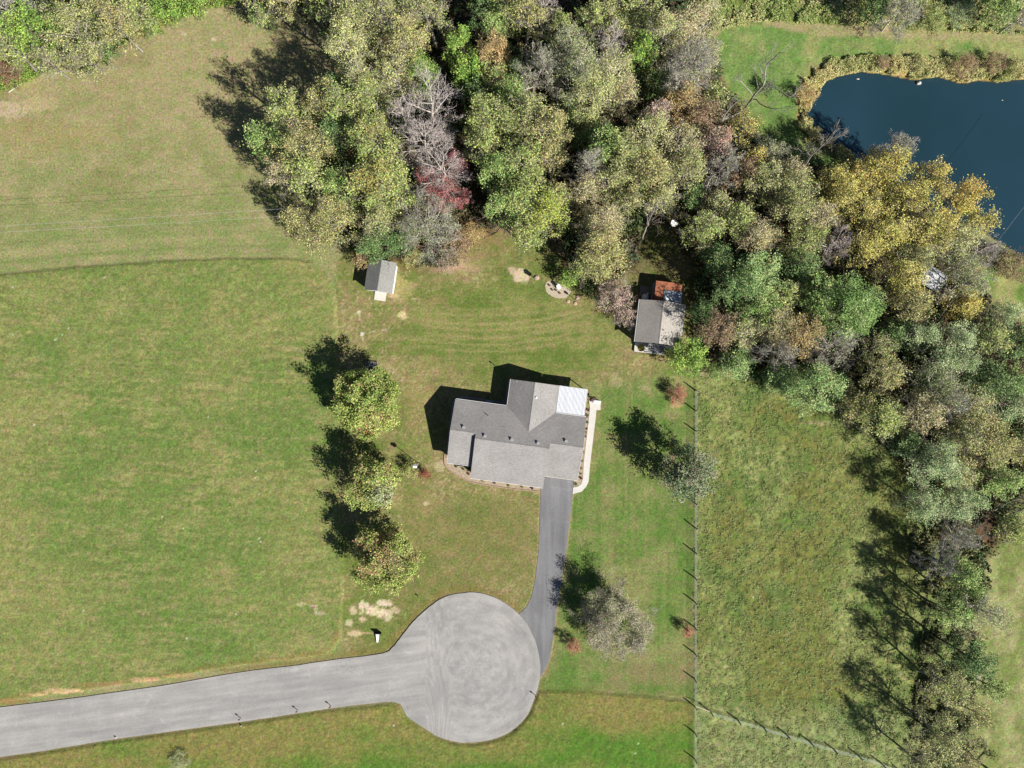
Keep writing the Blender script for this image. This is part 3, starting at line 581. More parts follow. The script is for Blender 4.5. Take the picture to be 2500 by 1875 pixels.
    # openings: doors and windows
    def opening(nm, u, v, w_, h_, z, axis, mt=M_GLASS, fr=True):
        m = MB()
        if axis == 'v-': m.box(-w_/2, w_/2, -.03, .02, 0, h_)
        if axis == 'v+': m.box(-w_/2, w_/2, -.02, .03, 0, h_)
        if axis == 'u+': m.box(-.02, .03, -w_/2, w_/2, 0, h_)
        if axis == 'u-': m.box(-.03, .02, -w_/2, w_/2, 0, h_)
        o = m.build(nm, mt, r, loc=(u, v, z))
        if fr:
            m = MB(); t = .07; q = .045
            for x0, x1, z0, z1 in ((-w_/2-t, w_/2+t, -t, 0), (-w_/2-t, w_/2+t, h_, h_+t), (-w_/2-t, -w_/2, 0, h_), (w_/2, w_/2+t, 0, h_)):
                if axis[0] == 'v': m.box(x0, x1, -q, q, z0, z1)
                else: m.box(-q, q, x0, x1, z0, z1)
            m.build('frame', M_TRIM, o)
    opening('garage_door', 16.9, -4.66, 4.1, 2.0, .05, 'v-', M_TRIM)
    for u in (5.2, 7.4, 11.3, 13.3): opening('window', u, -6.46, 1.2, 1.1, .9, 'v-')
    opening('door', 9.4, -6.46, .95, 2.0, .05, 'v-', M_WHITE)
    opening('door', 19.16, .7, .9, 2.0, .05, 'u+', M_WHITE)
    opening('window', 19.16, -2.6, 1.2, 1.0, 1.0, 'u+')
    opening('window', 1.9, -4.66, 1.4, 1.1, .9, 'v-'); opening('window', .29, -2, 1.2, 1.0, 1.0, 'u-'); opening('window', .29, 2.2, 1.2, 1.0, 1.0, 'u-')
    for u in (2.4, 5.6): opening('window', u, 4.11, 1.2, 1.0, 1.0, 'v+')
    opening('window', 8.02, 6.4, 1.2, 1.0, 1.0, 'u-')
    for u in (9.8, 12.8): opening('window', u, 8.21, 1.2, 1.0, 1.0, 'v+')
    return r
HOUSE = house()
def edging(pts, closed=False):
    m = MB(); pts = [np.array(P(*p)[:2]) for p in catmull(pts, 6, closed)]
    for p, q in zip(pts[:-1], pts[1:]):
        d_ = q-p; L = np.linalg.norm(d_)
        if L < .02: continue
        n = np.array([-d_[1], d_[0]])/L*.08
        m.hexa([(*(p-n), -.05), (*(q-n), -.05), (*(q+n), -.05), (*(p+n), -.05)], [(*(p-n), .12), (*(q-n), .12), (*(q+n), .12), (*(p+n), .12)])
    return m
tag(edging([(1086, 1108), (1085, 1128), (1092, 1142), (1110, 1155), (1135, 1170), (1160, 1179), (1240, 1192), (1318, 1200)]).build('bed_edging', M_EDGE), 'pinkish brick edging round the front gravel bed', 'edging')
tag(edging([(1092, 1100), (1104, 1000), (1116, 972), (1150, 971), (1225, 982), (1236, 974), (1239, 945), (1246, 928)]).build('bed_edging', M_GREY), 'thin grey edging round the shaded bed on the north-west side', 'edging')
# bed plants
def tuft(name, x, y, r, h, cols, n, loc_z=.04, up=.3):
    """a small leafy plant"""
    rg = RNG; th = rg.random(n)*2*np.pi; ph = rg.random(n)**.6; hh = rg.random(n)
    c = np.stack([np.cos(th)*ph*r, np.sin(th)*ph*r, h*hh*(1-.5*ph)+.02], -1)
    V, F, CC = leaves(c, .09+.25*r*rg.random(n), cols, rg, up)
    return npmesh(name, V, F, M_LEAF, col=CC, loc=(x, y, loc_z))
def leaves(c, s, cols, rg, up=.5, cidx=None, jit=.16):
    n = len(c); nr = rg.normal(size=(n, 3)); nr[:, 2] = np.abs(nr[:, 2])+up*1.5; nr /= np.linalg.norm(nr, axis=1)[:, None]
    a = np.cross(nr, rg.normal(size=(n, 3))); a /= np.linalg.norm(a, axis=1)[:, None]+1e-9; b = np.cross(nr, a)
    s = np.broadcast_to(np.asarray(s, float), (n,))[:, None]; asp = (.55+.35*rg.random(n))[:, None]
    V = np.stack([c+a*s*.6, c+b*s*asp*.5+nr*s*.08, c-a*s*.5, c-b*s*asp*.5-nr*s*.06], 1).reshape(-1, 3)
    F = np.arange(4*n).reshape(n, 4)
    pal = np.array([A(*q, k=1) for q in cols]); i = rg.integers(0, len(pal), n) if cidx is None else cidx % len(pal)
    cc = pal[i]*(1+jit*rg.normal(size=(n, 1)))*(1+.09*rg.normal(size=(n, 3)))+np.array([.004, .004, .016])
    return V, F, np.repeat(np.clip(cc, .004, .9), 4, 0)
PL = {'g': [(70, 92, 44), (92, 106, 52)], 'r': [(120, 60, 48), (96, 52, 44)], 'y': [(150, 140, 70), (128, 124, 60)], 'p': [(90, 44, 60), (74, 50, 52)]}
for px, py, k, lb in ((1114, 1138, 'g', 'small dark plant nearest the west corner of the front gravel bed'), (1131, 1145, 'g', 'dark tuft with white stone in the front gravel bed'), (1144, 1156, 'r', 'small reddish plant in the curve of the front gravel bed'),
                      (1179, 1174, 'y', 'straw-coloured plant in the front bed, westmost along the wall'), (1208, 1178, 'p', 'small dark plant in the front bed left of the middle'), (1241, 1185, 'y', 'yellowish plant in the middle of the front bed'), (1275, 1188, 'y', 'pale plant in the front bed right of the middle'), (1299, 1191, 'p', 'small dark plant in the front bed nearest the driveway'),
                      (1429, 1000, 'r', 'dark red plant at the north end of the east bed'), (1436, 1001, 'p', 'purple plant touching the patio end of the east bed'), (1434, 1014, 'g', 'green tuft second from the patio in the east bed'), (1430, 1019, 'r', 'rusty tuft beside the metal porch corner'), (1434, 1031, 'g', 'green tuft in the east bed north of the red plant'), (1431, 1046, 'r', 'red plant halfway along the east bed above the awning'),
                      (1430, 1056, 'y', 'pale tuft in the east bed just above the awning'), (1428, 1065, 'r', 'rusty plant touching the top of the green awning'), (1424, 1104, 'y', 'straw tuft in the east bed just below the awning'), (1420, 1125, 'g', 'green tuft in the lower east bed'), (1419, 1143, 'y', 'pale yellow tuft in the lower east bed'), (1417, 1156, 'g', 'green tuft above the last plant of the east bed'), (1418, 1167, 'r', 'reddish plant near the curve of the sidewalk'), (1406, 1182, 'g', 'small plant between driveway and sidewalk curve')):
    x, y, z = P(px, py); tag(tuft('garden_plant', x, y, .22, .4, PL[k], 60), lb, 'plant', 'small plants in the gravel beds')
# window-well lid and patio things
m = MB(); m.box(-.45, .45, -.22, .22, 0, .35); m.box(-.5, .5, -.26, .26, .34, .40); o = m.build('window_well_cover', M_TIN, None, .03); o.location = P(1193, 982, .0); o.rotation_euler.z = -.134
tag(o, 'pale blue window well cover in the shade north of the house', 'cover')
def grill():
    x, y, z = P(1442, 975); r = empty('barbecue_grill', (x, y, .09), .1, 'dark barbecue grill beside the metal porch', 'grill')
    m = MB(); m.lathe((0, 0, .75), [(.05, 0), (.22, .05), (.3, .18), (.3, .22)], 14); m.build('bowl', M_DARK, r, smooth=True)
    m = MB(); m.lathe((0, 0, .98), [(.3, 0), (.26, .12), (.1, .22), (.02, .23)], 14); m.build('lid', mat('dark_red_enamel', A(84, 30, 40), .4, .5, .1, 3), r, smooth=True)
    for k in range(3): m = MB(); t = k*2.1; m.tube((.18*math.cos(t), .18*math.sin(t), .8), (.32*math.cos(t), .32*math.sin(t), 0), .02); m.build('leg', M_DARK, r)
    m = MB(); m.box(.32, .75, -.18, .18, .85, .89); m.build('side_shelf', M_DARK, r)
grill()
def bench(x, y, rz, label, L=1.1):
    r = empty('patio_bench', (x, y, .05), rz, label, 'bench')
    m = MB(); [m.box(-L/2, L/2, -.2+i*.1, -.12+i*.1, .42, .46) for i in range(4)]; m.build('seat', M_WHITE, r)
    m = MB(); [m.box(-L/2, L/2, .2+i*.02, .23+i*.02, .52+i*.11, .6+i*.11) for i in range(3)]; m.build('backrest', M_WHITE, r)
    for sx in (-1, 1):
        for sy in (-.16, .2): m = MB(); m.box(sx*(L/2-.08)-.03, sx*(L/2-.08)+.03, sy-.03, sy+.03, 0, .42); m.build('leg', M_WHITE, r)
x, y, _ = P(1457, 982); bench(x, y, -.13, 'white bench at the back edge of the small patio')

# ---------------------------------------------------------------- the small shed
def shed():
    r = frame('garden_shed', (-19.242, 18.398), 8.5, 'small white shed with grey gabled roof under the wood edge', 'shed')
    m = MB(); T = .1
    m.slab([(-2.17, -4.65, 2.28), (0, -4.65, 3.4), (0, -.02, 3.4), (-2.17, -.02, 2.28)], T)
    m.slab([(0, -4.65, 3.4), (2.04, -4.65, 2.35), (2.04, -.02, 2.35), (0, -.02, 3.4)], T)
    m.build('roof', M_SHED_ROOF, r)
    m = MB(); pr = [(-1.95, .0), (1.85, .0), (1.85, 2.3), (0, 3.26), (-1.95, 2.26)]
    n = 0; m.v = [(u, -4.45, z) for u, z in pr]+[(u, -.25, z) for u, z in pr]
    m.f = [[0, 1, 2, 3, 4], [9, 8, 7, 6, 5]]+[[i, 5+i, 5+(i+1) % 5, (i+1) % 5] for i in range(5)]
    m.build('wall', M_WHITE, r)
    m = MB(); m.box(-.75, .75, -4.5, -4.46, .1, 2.05); d_ = m.build('double_door', M_TRIM, r)
    m = MB(); m.box(-.02, .02, -4.53, -4.505, .1, 2.05); m.box(.1, .14, -4.56, -4.505, 1, 1.2); m.build('handle', M_GREY, d_)
    m = MB(); m.hexa([(-.95, -5.75, -.02), (.78, -5.75, -.02), (.78, -4.47, -.02), (-.95, -4.47, -.02)], [(-.95, -5.75, .05), (.78, -5.75, .05), (.78, -4.47, .28), (-.95, -4.47, .28)])
    m.build('ramp', M_CREAM, r)
shed()
# ---------------------------------------------------------------- cabin by the wood
def cabin():
    r = frame('cabin', (22.27, 12.36), 6.5, 'grey-roofed white cabin half shaded by the wood, east of the back lawn', 'cabin')
    m = MB(); T = .12
    m.slab([(-3.25, -6.45, 2.65), (.08, -6.45, 3.95), (.08, -.12, 3.95), (-3.25, -.12, 2.65)], T)
    m.slab([(.08, -6.45, 3.95), (3.5, -6.45, 2.6), (3.5, -.12, 2.6), (.08, -.12, 3.95)], T)
    rf = m.build('roof', M_GAR_ROOF, r)
    m = MB(); m.slab([(-.1, -6.45, 3.89), (.08, -6.45, 3.98), (.08, -.12, 3.98), (-.1, -.12, 3.89)], .02); m.slab([(.08, -6.45, 3.98), (.26, -6.45, 3.89), (.26, -.12, 3.89), (.08, -.12, 3.98)], .02); m.build('ridge_cap', M_GAR_ROOF, rf)
    m = MB(); pr = [(-3.0, 0), (3.2, 0), (3.2, 2.58), (.08, 3.78), (-3.0, 2.6)]
    m.v = [(u, -6.2, z) for u, z in pr]+[(u, -.35, z) for u, z in pr]
    m.f = [[0, 1, 2, 3, 4], [9, 8, 7, 6, 5]]+[[i, 5+i, 5+(i+1) % 5, (i+1) % 5] for i in range(5)]
    m.build('wall', M_WHITE, r)
    m = MB(); m.tube((0, 0, -.1), (0, 0, .35), .07); m.build('vent_pipe', M_DARK, r, loc=(.55, -4.4, 3.72))
    for u in (-3.31, 3.55): m = MB(); m.box(u-.05, u+.05, -6.45, -.12, 2.5, 2.6); m.build('gutter', M_TRIM, r)
    # front deck with round planter, lean-to over the door
    m = MB(); k = 20; cx, cy = -1.85, -7.1; ro = .55
    out = [(-2.85, -7.78), (-.8, -7.78), (-.8, -6.25), (-2.85, -6.25)]
    def edge(t):
        dx, dy = math.cos(t), math.sin(t)
        s = min([((-2.85 if dx < 0 else -.8)-cx)/dx if abs(dx) > 1e-6 else 9e9, ((-7.78 if dy < 0 else -6.25)-cy)/dy if abs(dy) > 1e-6 else 9e9]); return (cx+dx*s, cy+dy*s)
    for i in range(k):
        t0, t1 = 2*math.pi*i/k, 2*math.pi*(i+1)/k
        m.slab([(cx+ro*math.cos(t0), cy+ro*math.sin(t0), .35), (*edge(t0), .35), (*edge(t1), .35), (cx+ro*math.cos(t1), cy+ro*math.sin(t1), .35)], .12)
    m.build('front_deck', M_CREAM, r)
    m = MB(); m.slab([(-1.12, -7.8, 2.1), (1.32, -7.8, 2.1), (1.22, -6.47, 2.45), (-1.12, -6.47, 2.45)], .08); m.build('entrance_roof', M_DECK, r)
    for u in (-1.05, 1.25): m = MB(); m.box(u-.06, u+.06, -7.75, -7.63, 0, 2.03); m.build('porch_post', M_WHITE, r)
    m = MB(); m.box(-1.2, 1.35, -7.86, -7.81, 1.98, 2.12); m.build('fascia', M_TRIM, r)
    m = MB(); m.box(-.1, .8, -6.24, -6.2, .1, 2.0); m.build('door', M_DARK, r)
    m = MB(); m.box(1.45, 3.1, -6.9, -6.5, 1.98, 2.05); m.build('trim_shelf', M_WHITE, r)
    # rusty lean-to at the back with pale tin sheets
    m = MB(); m.slab([(-1.05, -.3, 2.32), (2.98, -.3, 2.32), (2.9, 3.0, 2.1), (-1.05, 3.0, 2.1)], .05); b_ = m.build('rusty_lean_to_roof', M_RUST, r)
    m = MB(); m.slab([(.27, -.05, 2.36), (3.02, -.05, 2.36), (3.02, 1.7, 2.255), (.27, 1.7, 2.255)], .03); m.build('tin_sheet', M_TIN, b_)
    m = MB(); m.box(-.9, 2.8, -.3, 2.85, 0, 2.04); m.box(-1.3, -1.1, 0, 2.7, 0, 1.9); m.build('lean_to_wall', M_DECK, r)
    m = MB(); m.box(-3.0, -1.32, .7, 2.3, .3, .38); [m.box(-3.0, -1.32, .72+i*.2, .84+i*.2, .381, .395) for i in range(8)]; m.build('side_deck', M_WOOD, r)
    m = MB(); m.tube((.45, -.3, 3.5), (.45, .1, 3.9), .03); m.lathe((.5, .15, 3.9), [(.05, 0), (.16, .03), (.22, .08), (.21, .09)], 14); m.build('satellite_dish', M_WHITE, r)
    m = MB(); m.lathe((0, 0, 0), [(.45, 0), (.5, .5), (.5, .95), (.3, 1.1), (.05, 1.13)], 16); m.tube((0, 0, .9), (.35, .55, 1.35), .12); o = m.build('propane_tank', M_WHITE, None, smooth=False)
    c, s = math.cos(-.1134), math.sin(-.1134); u, v = -2.15, .55; o.location = (22.27+u*c-v*s, 12.36+u*s+v*c, 0); tag(o, 'white tank standing behind the cabin beside the side deck', 'tank')
cabin()
x, y, _ = P(1564, 848); o = tuft('potted_shrub', x, y, .4, .9, [(160, 150, 50), (120, 124, 44)], 160, .2); tag(o, 'yellow shrub growing through the round hole in the cabin deck', 'shrub')
# ---------------------------------------------------------------- two half-hidden sheds in the east wood
def hut(px, py, rz, L, W_, h, label, mt, cat='shed', name='tin_roofed_shed'):
    x, y, _ = P(px, py, h); r = empty(name, (x, y, 0), rz, label, cat)
    m = MB(); m.slab([(-L/2, -W_/2, h-.4), (L/2, -W_/2, h-.4), (L/2, 0, h), (-L/2, 0, h)], .05); m.slab([(-L/2, 0, h), (L/2, 0, h), (L/2, W_/2, h-.4), (-L/2, W_/2, h-.4)], .05)
    for i in range(int(L/.4)): u = -L/2+.2+i*.4; m.box(u-.02, u+.02, -.02, .02, h-.01, h+.03)
    m.build('roof', mt, r)
    m = MB(); m.box(-L/2+.15, L/2-.15, -W_/2+.15, W_/2-.15, 0, h-.5); m.build('wall', M_WOOD, r)
hut(2281, 678, -.55, 3.6, 3.0, 3.6, 'white metal-roofed shed half hidden by yellow trees near the pond', M_METALW)
def stack(px, py):
    x, y, _ = P(px, py, .6); r = empty('plank_platform', (x, y, 0), -.72, 'broken white plank platform in the gap among the grey-green trees', 'platform')
    for i in range(9): m = MB(); m.box(-1.2+i*.28, -1.0+i*.28, -.55, .55, .52, .56); m.build('plank', M_WHITE if i not in (3, 4) else M_PALE, r)
    m = MB(); m.box(-1.2, 1.35, -.5, -.4, .42, .52); m.box(-1.2, 1.35, .4, .5, .42, .52); m.build('joist', M_WOOD, r)
    for a in (-1.1, 1.2):
        for b in (-.45, .45): m = MB(); m.box(a-.05, a+.05, b-.05, b+.05, 0, .42); m.build('leg', M_WOOD, r)
stack(2207, 908)
m = MB(); m.box(-.22, .22, -.3, .3, 0, .5); o = m.build('storage_box', M_WHITE, None, .03); o.location = P(2206, 875); tag(o, 'small white box north of the plank platform', 'box')
m = MB(); m.box(-.5, .5, -.14, .14, 0, .3); o = m.build('storage_box', M_WHITE, None, .03); o.location = P(2209, 929); o.rotation_euler.z = .6; tag(o, 'low white box south of the plank platform', 'box')

# ---------------------------------------------------------------- fences
def fence(name, pts, label, h=1.75, wire_h=1.3, skip=()):
    r = empty(name, P(*pts[0]), 0, label, 'fence'); ox, oy, _ = P(*pts[0]); m0 = None
    for i, p in enumerate(pts):
        x, y, _ = P(*p); m = MB(); hh = h*random.uniform(.96, 1.06); dx, dy = random.uniform(-.05, .05), random.uniform(-.05, .05)
        m.tube((0, 0, -.2), (dx, dy, hh), .1, .085, 8); m.build('post', M_POST, r, loc=(x-ox, y-oy, 0))
    m = MB()
    for p, q in zip(pts[:-1], pts[1:]):
        a = np.array(P(*p)[:2])-(ox, oy); b = np.array(P(*q)[:2])-(ox, oy)
        for k in range(11): z = .12+k*.118; m.tube((*a, z), (*b, z), .007, n=3, cap=False)
        n = int(np.linalg.norm(b-a)/.3)
        for k in range(n): c = a+(b-a)*(k+.5)/n; m.tube((*c, .12), (*c, 1.3), .007, n=3, cap=False)
    m.build('wire_mesh', M_FWIRE, r)
ys = [952, 1002, 1051, 1110, 1168, 1228, 1288, 1348, 1410, 1469, 1531, 1594, 1657, 1723, 1787, 1850, 1912, 1974]
fence('boundary_fence', [(1697-.0022*(y-950)*1, y) for y in ys], 'straight wire fence on wooden posts along the east side of the lawn')
fence('field_fence', [(1734, 1737), (1801, 1757), (1863, 1775), (1919, 1792), (1977, 1810), (2035, 1828), (2094, 1843), (2150, 1862), (2205, 1886)], 'wire fence slanting away through the tussocky field in the lower right')
m = MB(); a = P(1698, 1724, 1.2); b = P(1733, 1737, 1.2); m.tube(a, b, .06, .06); o = m.build('brace_rail', M_PALE, None); tag(o, 'pale brace rail where the two wire fences meet', 'rail')

# ---------------------------------------------------------------- small yard things
def pole_house(px, py, h, name, label, kind='birdhouse', lean=0):
    x, y, _ = P(px, py); r = empty(name, (x, y, 0), 0, label, kind)
    m = MB(); m.tube((0, 0, -.1), (0, 0, h), .045, .04); m.build('pole', M_WHITE if kind == 'birdhouse' else M_POST, r)
    return r
r = pole_house(1022, 1131, 3.6, 'birdhouse', 'white birdhouse on a tall white pole beside the red and green shrub')
m = MB(); m.box(-.22, .22, -.2, .2, 3.6, 3.95); m.hexa([(-.28, -.26, 3.95), (.28, -.26, 3.95), (.28, .26, 3.95), (-.28, .26, 3.95)], [(-.28, -.01, 4.15), (.28, -.01, 4.15), (.28, .01, 4.15), (-.28, .01, 4.15)]); m.build('house_box', M_WHITE, r)
def lantern(px, py, h, s, label):
    x, y, _ = P(px, py); r = empty('bird_feeder', (x, y, 0), 0, label, 'bird feeder')
    m = MB(); m.tube((0, 0, -.1), (0, 0, h), .04); m.build('pole', M_DARK, r)
    m = MB(); m.lathe((0, 0, h), [(.06*s, 0), (.26*s, .12*s), (.28*s, .55*s), (.34*s, .6*s), (.2*s, .8*s), (.03, .95*s)], 12); m.build('feeder_body', M_WOOD, r)
lantern(1307, 680, .75, 1.1, 'bird feeder on a pole beside the round sandy patch'); lantern(1405, 732, 1.25, .62, 'slim bird feeder on a pole beside the gravel patch')
for px, py, s, lb in ((1311, 678, .36, 'pinkish boulder at the foot of the bird feeder by the sandy patch'), (1410, 726, .3, 'pinkish boulder at the foot of the slim bird feeder'), (1387, 736, .28, 'small pale rock just below the gravel patch'), (1404, 741, .28, 'pale rock between the gravel patch and the bare bush'), (1132, 1090, .0, '')):
    if s == 0: continue
    bpy.context.view_layer.update()
    import bmesh
    bm = bmesh.new(); bmesh.ops.create_icosphere(bm, subdivisions=3, radius=s)
    for v in bm.verts:
        q = v.co*3/s*.35; v.co *= 1+.25*(vnoise(np.array([q.x*2+9.]), np.array([q.y*2+q.z+5.]), 3)[0]-.5)*2; v.co.z *= .55
    me = bpy.data.meshes.new('boulder'); bm.to_mesh(me); bm.free(); me.materials.append(M_PINK)
    o = bpy.data.objects.new('boulder', me); link(o); o.location = (*P(px, py)[:2], .02); tag(o, lb, 'rock')
def chair(px, py, rz, label, mt=M_METALW):
    x, y, _ = P(px, py); r = empty('garden_chair', (x, y, .03), rz, label, 'chair')
    m = MB(); m.box(-.27, .27, -.25, .25, .4, .44); m.build('seat', mt, r, .015)
    m = MB(); m.hexa([(-.27, .25, .42), (.27, .25, .42), (.27, .29, .42), (-.27, .29, .42)], [(-.25, .38, .95), (.25, .38, .95), (.25, .42, .95), (-.25, .42, .95)]); m.build('backrest', mt, r, .01)
    for sx in (-.24, .24):
        for sy in (-.22, .22): m = MB(); m.tube((sx, sy, 0), (sx, sy, .41), .02, n=6); m.build('leg', mt, r)
    for sx in (-.27, .27): m = MB(); m.box(sx-.025, sx+.025, -.25, .27, .62, .65); m.build('armrest', mt, r)
chair(1364, 703, .5, 'silvery garden chair on the gravel patch')
for px, py, lb in ((1349, 708, 'dark log stub on the left of the gravel patch'), (1358, 709, 'dark log stub beside the silvery chair'), (1367, 716, 'reddish log stub at the lower edge of the gravel patch'), (1342, 697, 'small dark stub at the upper edge of the gravel patch')):
    m = MB(); m.tube((0, 0, 0), (0, 0, .28), .15, .13, 9); o = m.build('log_stub', M_RED if 'reddish' in lb else M_BARK); o.location = (*P(px, py)[:2], .03); tag(o, lb, 'log')
# round dish on a slim pole among the trees
x, y, _ = P(1631, 560); r = empty('satellite_dish', (x, y, 0), 0, 'round white dish on a slim pole in the shade under the trees', 'dish')
m = MB(); m.tube((0, 0, -.1), (0, 0, 4.1), .05); m.build('pole', M_GREY, r)
m = MB(); m.lathe((0, 0, 4.05), [(.05, 0), (.3, .03), (.5, .12), (.52, .13), (.3, .07), (.05, .05)], 18); m.build('dish', M_WHITE, r)
# wooden frame planter under the top lone tree
x, y, _ = P(907, 898); r = empty('sandbox', (x, y, 0), -.1, 'wooden-framed square box half under the upper lone tree', 'planter')
m = MB(); m.box(-.8, .8, -.85, .85, -.02, .12); m.build('fill', M_DECK, r)
for x0, x1, y0, y1 in ((-.9, .9, .85, .95), (-.9, .9, -.95, -.85), (-.9, -.8, -.85, .85), (.8, .9, -.85, .85)):
    m = MB(); m.box(x0, x1, y0, y1, -.02, .32); m.build('board', M_WOOD, r)
chair(910, 902, 2.2, 'small dark chair inside the wooden-framed box', M_DARK)
# drainage marker by the road head
r = empty('drain_outlet', P(922, 1556), -.05, 'white concrete drain outlet beside the dry patch above the road', 'drain')
m = MB(); m.hexa([(-.13, -.75, .0), (.13, -.75, .0), (.26, .7, .0), (-.26, .7, .0)], [(-.1, -.7, .22), (.1, -.7, .22), (.24, .68, .55), (-.24, .68, .55)]); m.build('slab', M_WHITE, r, .02)
m = MB(); m.box(-.5, .55, .7, .82, 0, .75); m.build('shadow_slab', M_SHADOW, r, .01)  # black slab standing in for the shadow beside the white outlet
for px, py, lb, c in ((588, 1752, 'rusty red stake on the south road edge, between two other stakes', 0), (727, 1733, 'rusty red stake on the south road edge nearest the turning circle', 0), (808, 1722, 'short rusty stake at the road edge beside the neck of the circle', 0), (1307, 1697, 'rusty red stake on the lower right rim of the turning circle', 0), (284, 1799, 'pale concrete marker on the south road edge', 1), (590, 1770, 'white peg in the grass just south of the road', 1), (1020, 1455, 'dark stake north of the road near the lone tree', 2)):
    m = MB(); hh = .9 if c == 0 else .4
    if c == 1: m.hexa([(-.12, -.12, 0), (.12, -.12, 0), (.12, .12, 0), (-.12, .12, 0)], [(-.05, -.05, hh), (.05, -.05, hh), (.05, .05, hh), (-.05, .05, hh)])
    else: m.tube((0, 0, 0), (.02, .03, hh), .05, .045, 6); m.box(-.09, .11, -.03, .09, hh-.25, hh)
    o = m.build('edge_marker', (M_RED, M_CREAM, M_DARK)[c]); o.location = (*P(px, py)[:2], 0); tag(o, lb, 'marker', 'markers along the road edge')
# overhead cables (carried by poles outside the picture / inside the wood)
def cable(p, q, label, sag=.4, r=.014):
    m = MB(); a, b = Vector(p), Vector(q); pts = [a.lerp(b, i/24)-Vector((0, 0, 4*sag*(i/24)*(1-i/24))) for i in range(25)]
    for s, t in zip(pts[:-1], pts[1:]): m.tube(s, t, r, n=5, cap=False)
    tag(m.build('overhead_cable', M_WIRE), label, 'cable')
cable(P(-260, 566, 8), P(760, 505, 7.5), 'upper of the two overhead cables across the left field'); cable(P(-260, 580, 8), P(790, 522, 7.5), 'lower of the two overhead cables across the left field')
cable(P(2640, 330, 8), P(2432, 594, 8), 'overhead cable crossing the corner of the pond', .2, .013); cable(P(2432, 594, 8), P(2268, 812, 7.5), 'overhead cable dipping into the trees south of the pond', .2, .013)
def upole(px, py, h, label):
    x, y, _ = P(px, py, h); r = empty('utility_pole', (x, y, 0), 0, label, 'utility pole')
    m = MB(); m.tube((0, 0, -.2), (0, 0, h), .14, .1, 10); m.build('pole', M_BARK, r); m = MB(); m.box(-.9, .9, -.05, .05, h-.5, h-.38); m.build('crossarm', M_BARK, r)
upole(2432, 594, 8.4, 'wooden utility pole where the cable reaches the pond shore'); upole(775, 513, 7.9, 'wooden utility pole hidden in the gold trees at the wood edge'); upole(2268, 812, 7.9, 'wooden utility pole in the dark gap south-east of the white shed')
def log(a, b, r0, label, mt=M_PALEBARK, name='fallen_branch'):
    m = MB(); p = Vector(P(*a)); q = Vector(P(*b)); pts = [p.lerp(q, i/6)+Vector((random.uniform(-.08, .08), random.uniform(-.08, .08), .12)) for i in range(7)]
    for i in range(6): m.tube(pts[i], pts[i+1], r0*(1-.1*i), r0*(1-.1*(i+1)), 6)
    tag(m.build(name, mt), label, 'branch')
log((22, 226), (62, 202), .09, 'pale fallen branch on the dry ground at the far left')
x, y, _ = P(2098, 190); m = MB(); m.lathe((0, 0, 0), [(.3, 0), (.34, .1), (.1, .2)], 8); o = m.build('floating_log', M_PALE); o.location = (x, y, -.45); o.scale = (.7, .3, .5); tag(o, 'pale lump floating near the north-west pond shore', 'log')
x, y, _ = P(2246, 201); m = MB(); m.box(-.3, .3, -.2, .2, -.5, .0); m.box(-.15, .12, -.12, .1, .0, .14); o = m.build('shore_rock', M_CONC, None, .12); o.location = (x, y, -.1); tag(o, 'grey rock at the north shore of the pond', 'rock')
x, y, _ = P(2452, 242); m = MB(); m.lathe((0, 0, 0), [(.2, 0), (.22, .06), (.1, .1)], 8); o = m.build('floating_log', M_PALE); o.location = (x, y, -.45); o.scale = (.6, .25, .5); tag(o, 'small yellowish lump floating far out on the pond', 'log')

# ---------------------------------------------------------------- trees
def grow(rg, P0, D0, L0, R0, n, K=3, droop=0., wob=.12, up=0.):
    """polylines from starts; returns (N,K+1,3) points and radii (N,K+1)"""
    N = len(P0); t = np.linspace(0, 1, K+1)[None, :, None]
    side = rg.normal(size=(N, 1, 3))*wob
    pts = P0[:, None]+D0[:, None]*L0[:, None, None]*t+side*L0[:, None, None]*np.sin(t*3.0)+np.array([0, 0, 1.])*(up-droop)*L0[:, None, None]*t*t
    return pts, R0[:, None]*(1-.62*t[:, :, 0])
def children(rg, pts, rad, n, tmin, ang, lenf, L, rf=.55, bias=.25, tmax=1.):
    N, K1, _ = pts.shape; K = K1-1
    t = tmin+(tmax-tmin)*((np.arange(n)[None, :]+rg.random((N, n)))/n); t = np.minimum(t, .999)
    i = np.floor(t*K).astype(int); f = (t*K-i)[..., None]; ii = np.arange(N)[:, None]
    p = pts[ii, i]*(1-f)+pts[ii, i+1]*f; d = pts[ii, i+1]-pts[ii, i]; d /= np.linalg.norm(d, axis=-1)[..., None]+1e-9
    r = rad[ii, i]*(1-f[..., 0])+rad[ii, i+1]*f[..., 0]
    q = rg.normal(size=d.shape); q -= (q*d).sum(-1)[..., None]*d; q /= np.linalg.norm(q, axis=-1)[..., None]+1e-9
    a = ang*(.65+.7*rg.random(t.shape))[..., None]
    nd = d*np.cos(a)+q*np.sin(a); nd[..., 2] += bias; nd /= np.linalg.norm(nd, axis=-1)[..., None]
    l = L[:, None]*lenf*(1.15-.5*t)*(.65+.7*rg.random(t.shape))
    return p.reshape(-1, 3), nd.reshape(-1, 3), l.ravel(), np.minimum(r*rf, r).ravel()
